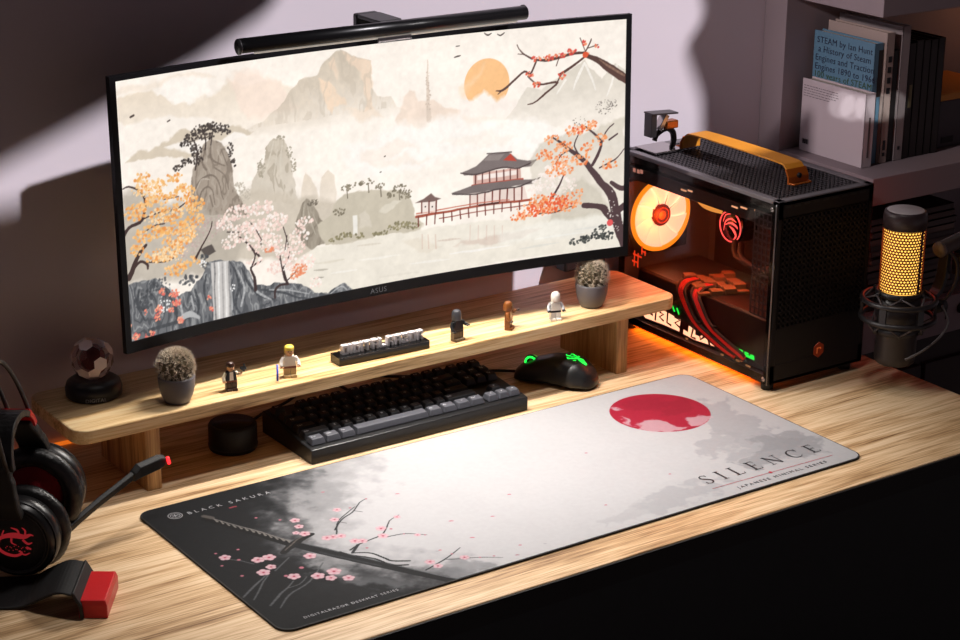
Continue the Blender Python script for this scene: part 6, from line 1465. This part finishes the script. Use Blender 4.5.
for s in (-.013,.013):
    b=MB(); path=[]
    for i in range(25):
        t=PI*i/24; path.append(tuple(mid+Up*(.104+math.sin(t)*.122)+A*(math.cos(t)*(half+.004))+W_*s))
    b.tube(path,.0028,10); b.build('headband_tube',SATIN,hd)
def strap(t0,t1,h,w,th,name,m,rad):
    b=MB(); b.band([tuple(mid+Up*(.095+math.sin(t)*h)+A*(math.cos(t)*rad)) for t in [t0+(t1-t0)*i/16 for i in range(17)]],tuple(W_),w,th); b.build(name,m,hd,.001)
strap(PI*.05,PI*.80,.046,.040,.008,'head_strap',LEATHER,half)
strap(PI*.80,PI*.985,.049,.036,.008,'red_strap_pad',REDP,half+.003)
b=MB(); b.band(smooth_path([(-.585,.100,.046),(-.535,.122,.060),(-.49,.140,.071),(-.470,.148,.076)],6),(0,-.3,1),.011,.007); bo=b.build('boom',BLACKM,hd,.002)
b=MB(); b.band([(-.472,.147,.0745),(-.462,.150,.079),(-.430,.158,.081),(-.420,.160,.0815)],(0,-.3,1),[.012,.019,.019,.012],.011); mc=b.build('boom_capsule',BLACKM,bo,.003)
b=MB(); b.tube([(-.4185,.1545,.0860),(-.4165,.1545,.0770)],.0022,8); b.build('red_light',LED_R,bo)

st=thing('headset_stand','flat black stand arm ending in a red block, lying on the desk before the headset','stand',(-.64,.05,0))
sdv=(.56,.83,0)
b=MB(); b.band(smooth_path([(-.80,.140,.002),(-.70,.092,.002),(-.650,.064,.003),(-.632,.044,.017),(-.618,.026,.029),(-.606,.010,.030)],5),sdv,[.080]*5+[.082]*8+[.086]*13,.003); b.build('arm',BLACKM,st,.0015)
b=MB(); b.band([(-.606,.010,.0325),(-.600,.003,.018),(-.599,.002,.001)],sdv,.086,.004); b.build('arm_end',BLACKM,st,.001)
b=MB(); u=Vector(sdv).normalized(); w=Vector((u.y,-u.x,0)); c0=Vector((-.5885,-.0045,0))
vs=[]
for z_,k in ((0,1),(.016,1),(.0225,.86)):
    for a,q in ((-1,-1),(1,-1),(1,1),(-1,1)): vs.append(tuple(c0+u*(a*.0385*(1 if k==1 else .97))+w*(q*.0165*k)+Vector((0,0,z_))))
fs=[(3,2,1,0),(8,9,10,11)]
for L_ in (0,4):
    for j in range(4): fs.append((L_+j,L_+(j+1)%4,L_+4+(j+1)%4,L_+4+j))
b.add(vs,fs); b.build('red_block',REDP,st,.001)

# ------------------------------------------------------------------ light
def light(name,kind,loc,energy,col,**k):
    l=bpy.data.lights.new(name,kind); l.energy=energy; l.color=lin(col)
    for a,v in k.items(): setattr(l,a,v)
    o=bpy.data.objects.new(name,l); COL.objects.link(o); o.location=loc; return o
def aim(o,to): o.rotation_euler=(Vector(to)-Vector(o.location)).to_track_quat('-Z','Y').to_euler()
s=light('sun','SUN',(1,-1,2),4.6,(255,248,252),angle=R(1.5)); s.rotation_euler=SUN_D.to_track_quat('-Z','Y').to_euler()
d=light('desk_lamp','SPOT',(.27,.11,.72),3.0,(255,250,247),spot_size=R(120),spot_blend=.6,shadow_soft_size=.016); aim(d,(.03,.02,0))
d=light('light_bar_lamp','AREA',(-.01,.262,.552),4.3,(255,248,240),shape='RECTANGLE',size=.42,size_y=.012); d.rotation_euler=(R(-5),0,0); d.data.spread=R(140)
d=light('desk_fill','AREA',(-.04,-.03,1.25),1.55,(255,248,244),shape='RECTANGLE',size=1.0,size_y=.10); d.rotation_euler=(R(-2),0,0); d.data.spread=R(42)  # unseen area fill added to even the light over mat and desk
d=light('bookcase_fill','SPOT',(-1.2,-.06,1.32),92,(255,236,238),spot_size=R(17),spot_blend=.8,shadow_soft_size=.05); aim(d,(.95,.28,.40))  # unseen fill added from the left to brighten books and shelves
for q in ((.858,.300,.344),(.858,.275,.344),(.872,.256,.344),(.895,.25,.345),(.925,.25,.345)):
    d=light('book_patch_spot','SPOT',(-.5,-1.0,.95),75,(255,252,252),spot_size=R(1.35),spot_blend=.35,shadow_soft_size=.004); aim(d,q)  # row of narrow spots added to shape the bright patch on the books
light('fan_light','POINT',(.56,.385,.186),.8,(255,110,40),shadow_soft_size=.03)
light('case_light','POINT',(.585,.24,.20),.55,(255,84,36),shadow_soft_size=.03)
light('heat_sink_fill','POINT',(.55,.22,.17),.22,(255,190,140),shadow_soft_size=.02)  # fill added inside the case to brighten the heat sink
light('mic_light','POINT',(.765,.085,.20),.08,(255,60,24),shadow_soft_size=.03)
light('compartment_fill','POINT',(1.28,.30,.46),.10,(255,170,110),shadow_soft_size=.03)  # unseen warm fill added to tint the back panel
w=bpy.data.worlds.new('world'); sc.world=w; w.use_nodes=True
bg=w.node_tree.nodes['Background']; bg.inputs['Color'].default_value=(*lin((236,204,214)),1); bg.inputs['Strength'].default_value=.100

# ------------------------------------------------------------------ camera
cam=bpy.data.cameras.new('camera'); co=bpy.data.objects.new('camera',cam); COL.objects.link(co)
a_,b_,c_=R(-34.67245),R(70.55924),R(.46042)
co.matrix_world=Matrix.Translation((-1.42535,-1.98627,1.09504))@Matrix.Rotation(a_,4,'Z')@Matrix.Rotation(b_,4,'X')@Matrix.Rotation(c_,4,'Z')
cam.sensor_width=36; cam.lens=2026.04/960*36; cam.clip_start=.05
sc.camera=co
vs_=sc.view_settings; sc.display_settings.display_device='sRGB'
vs_.view_transform='Standard'; vs_.look='None'; vs_.exposure=0; vs_.gamma=1; vs_.use_curve_mapping=False
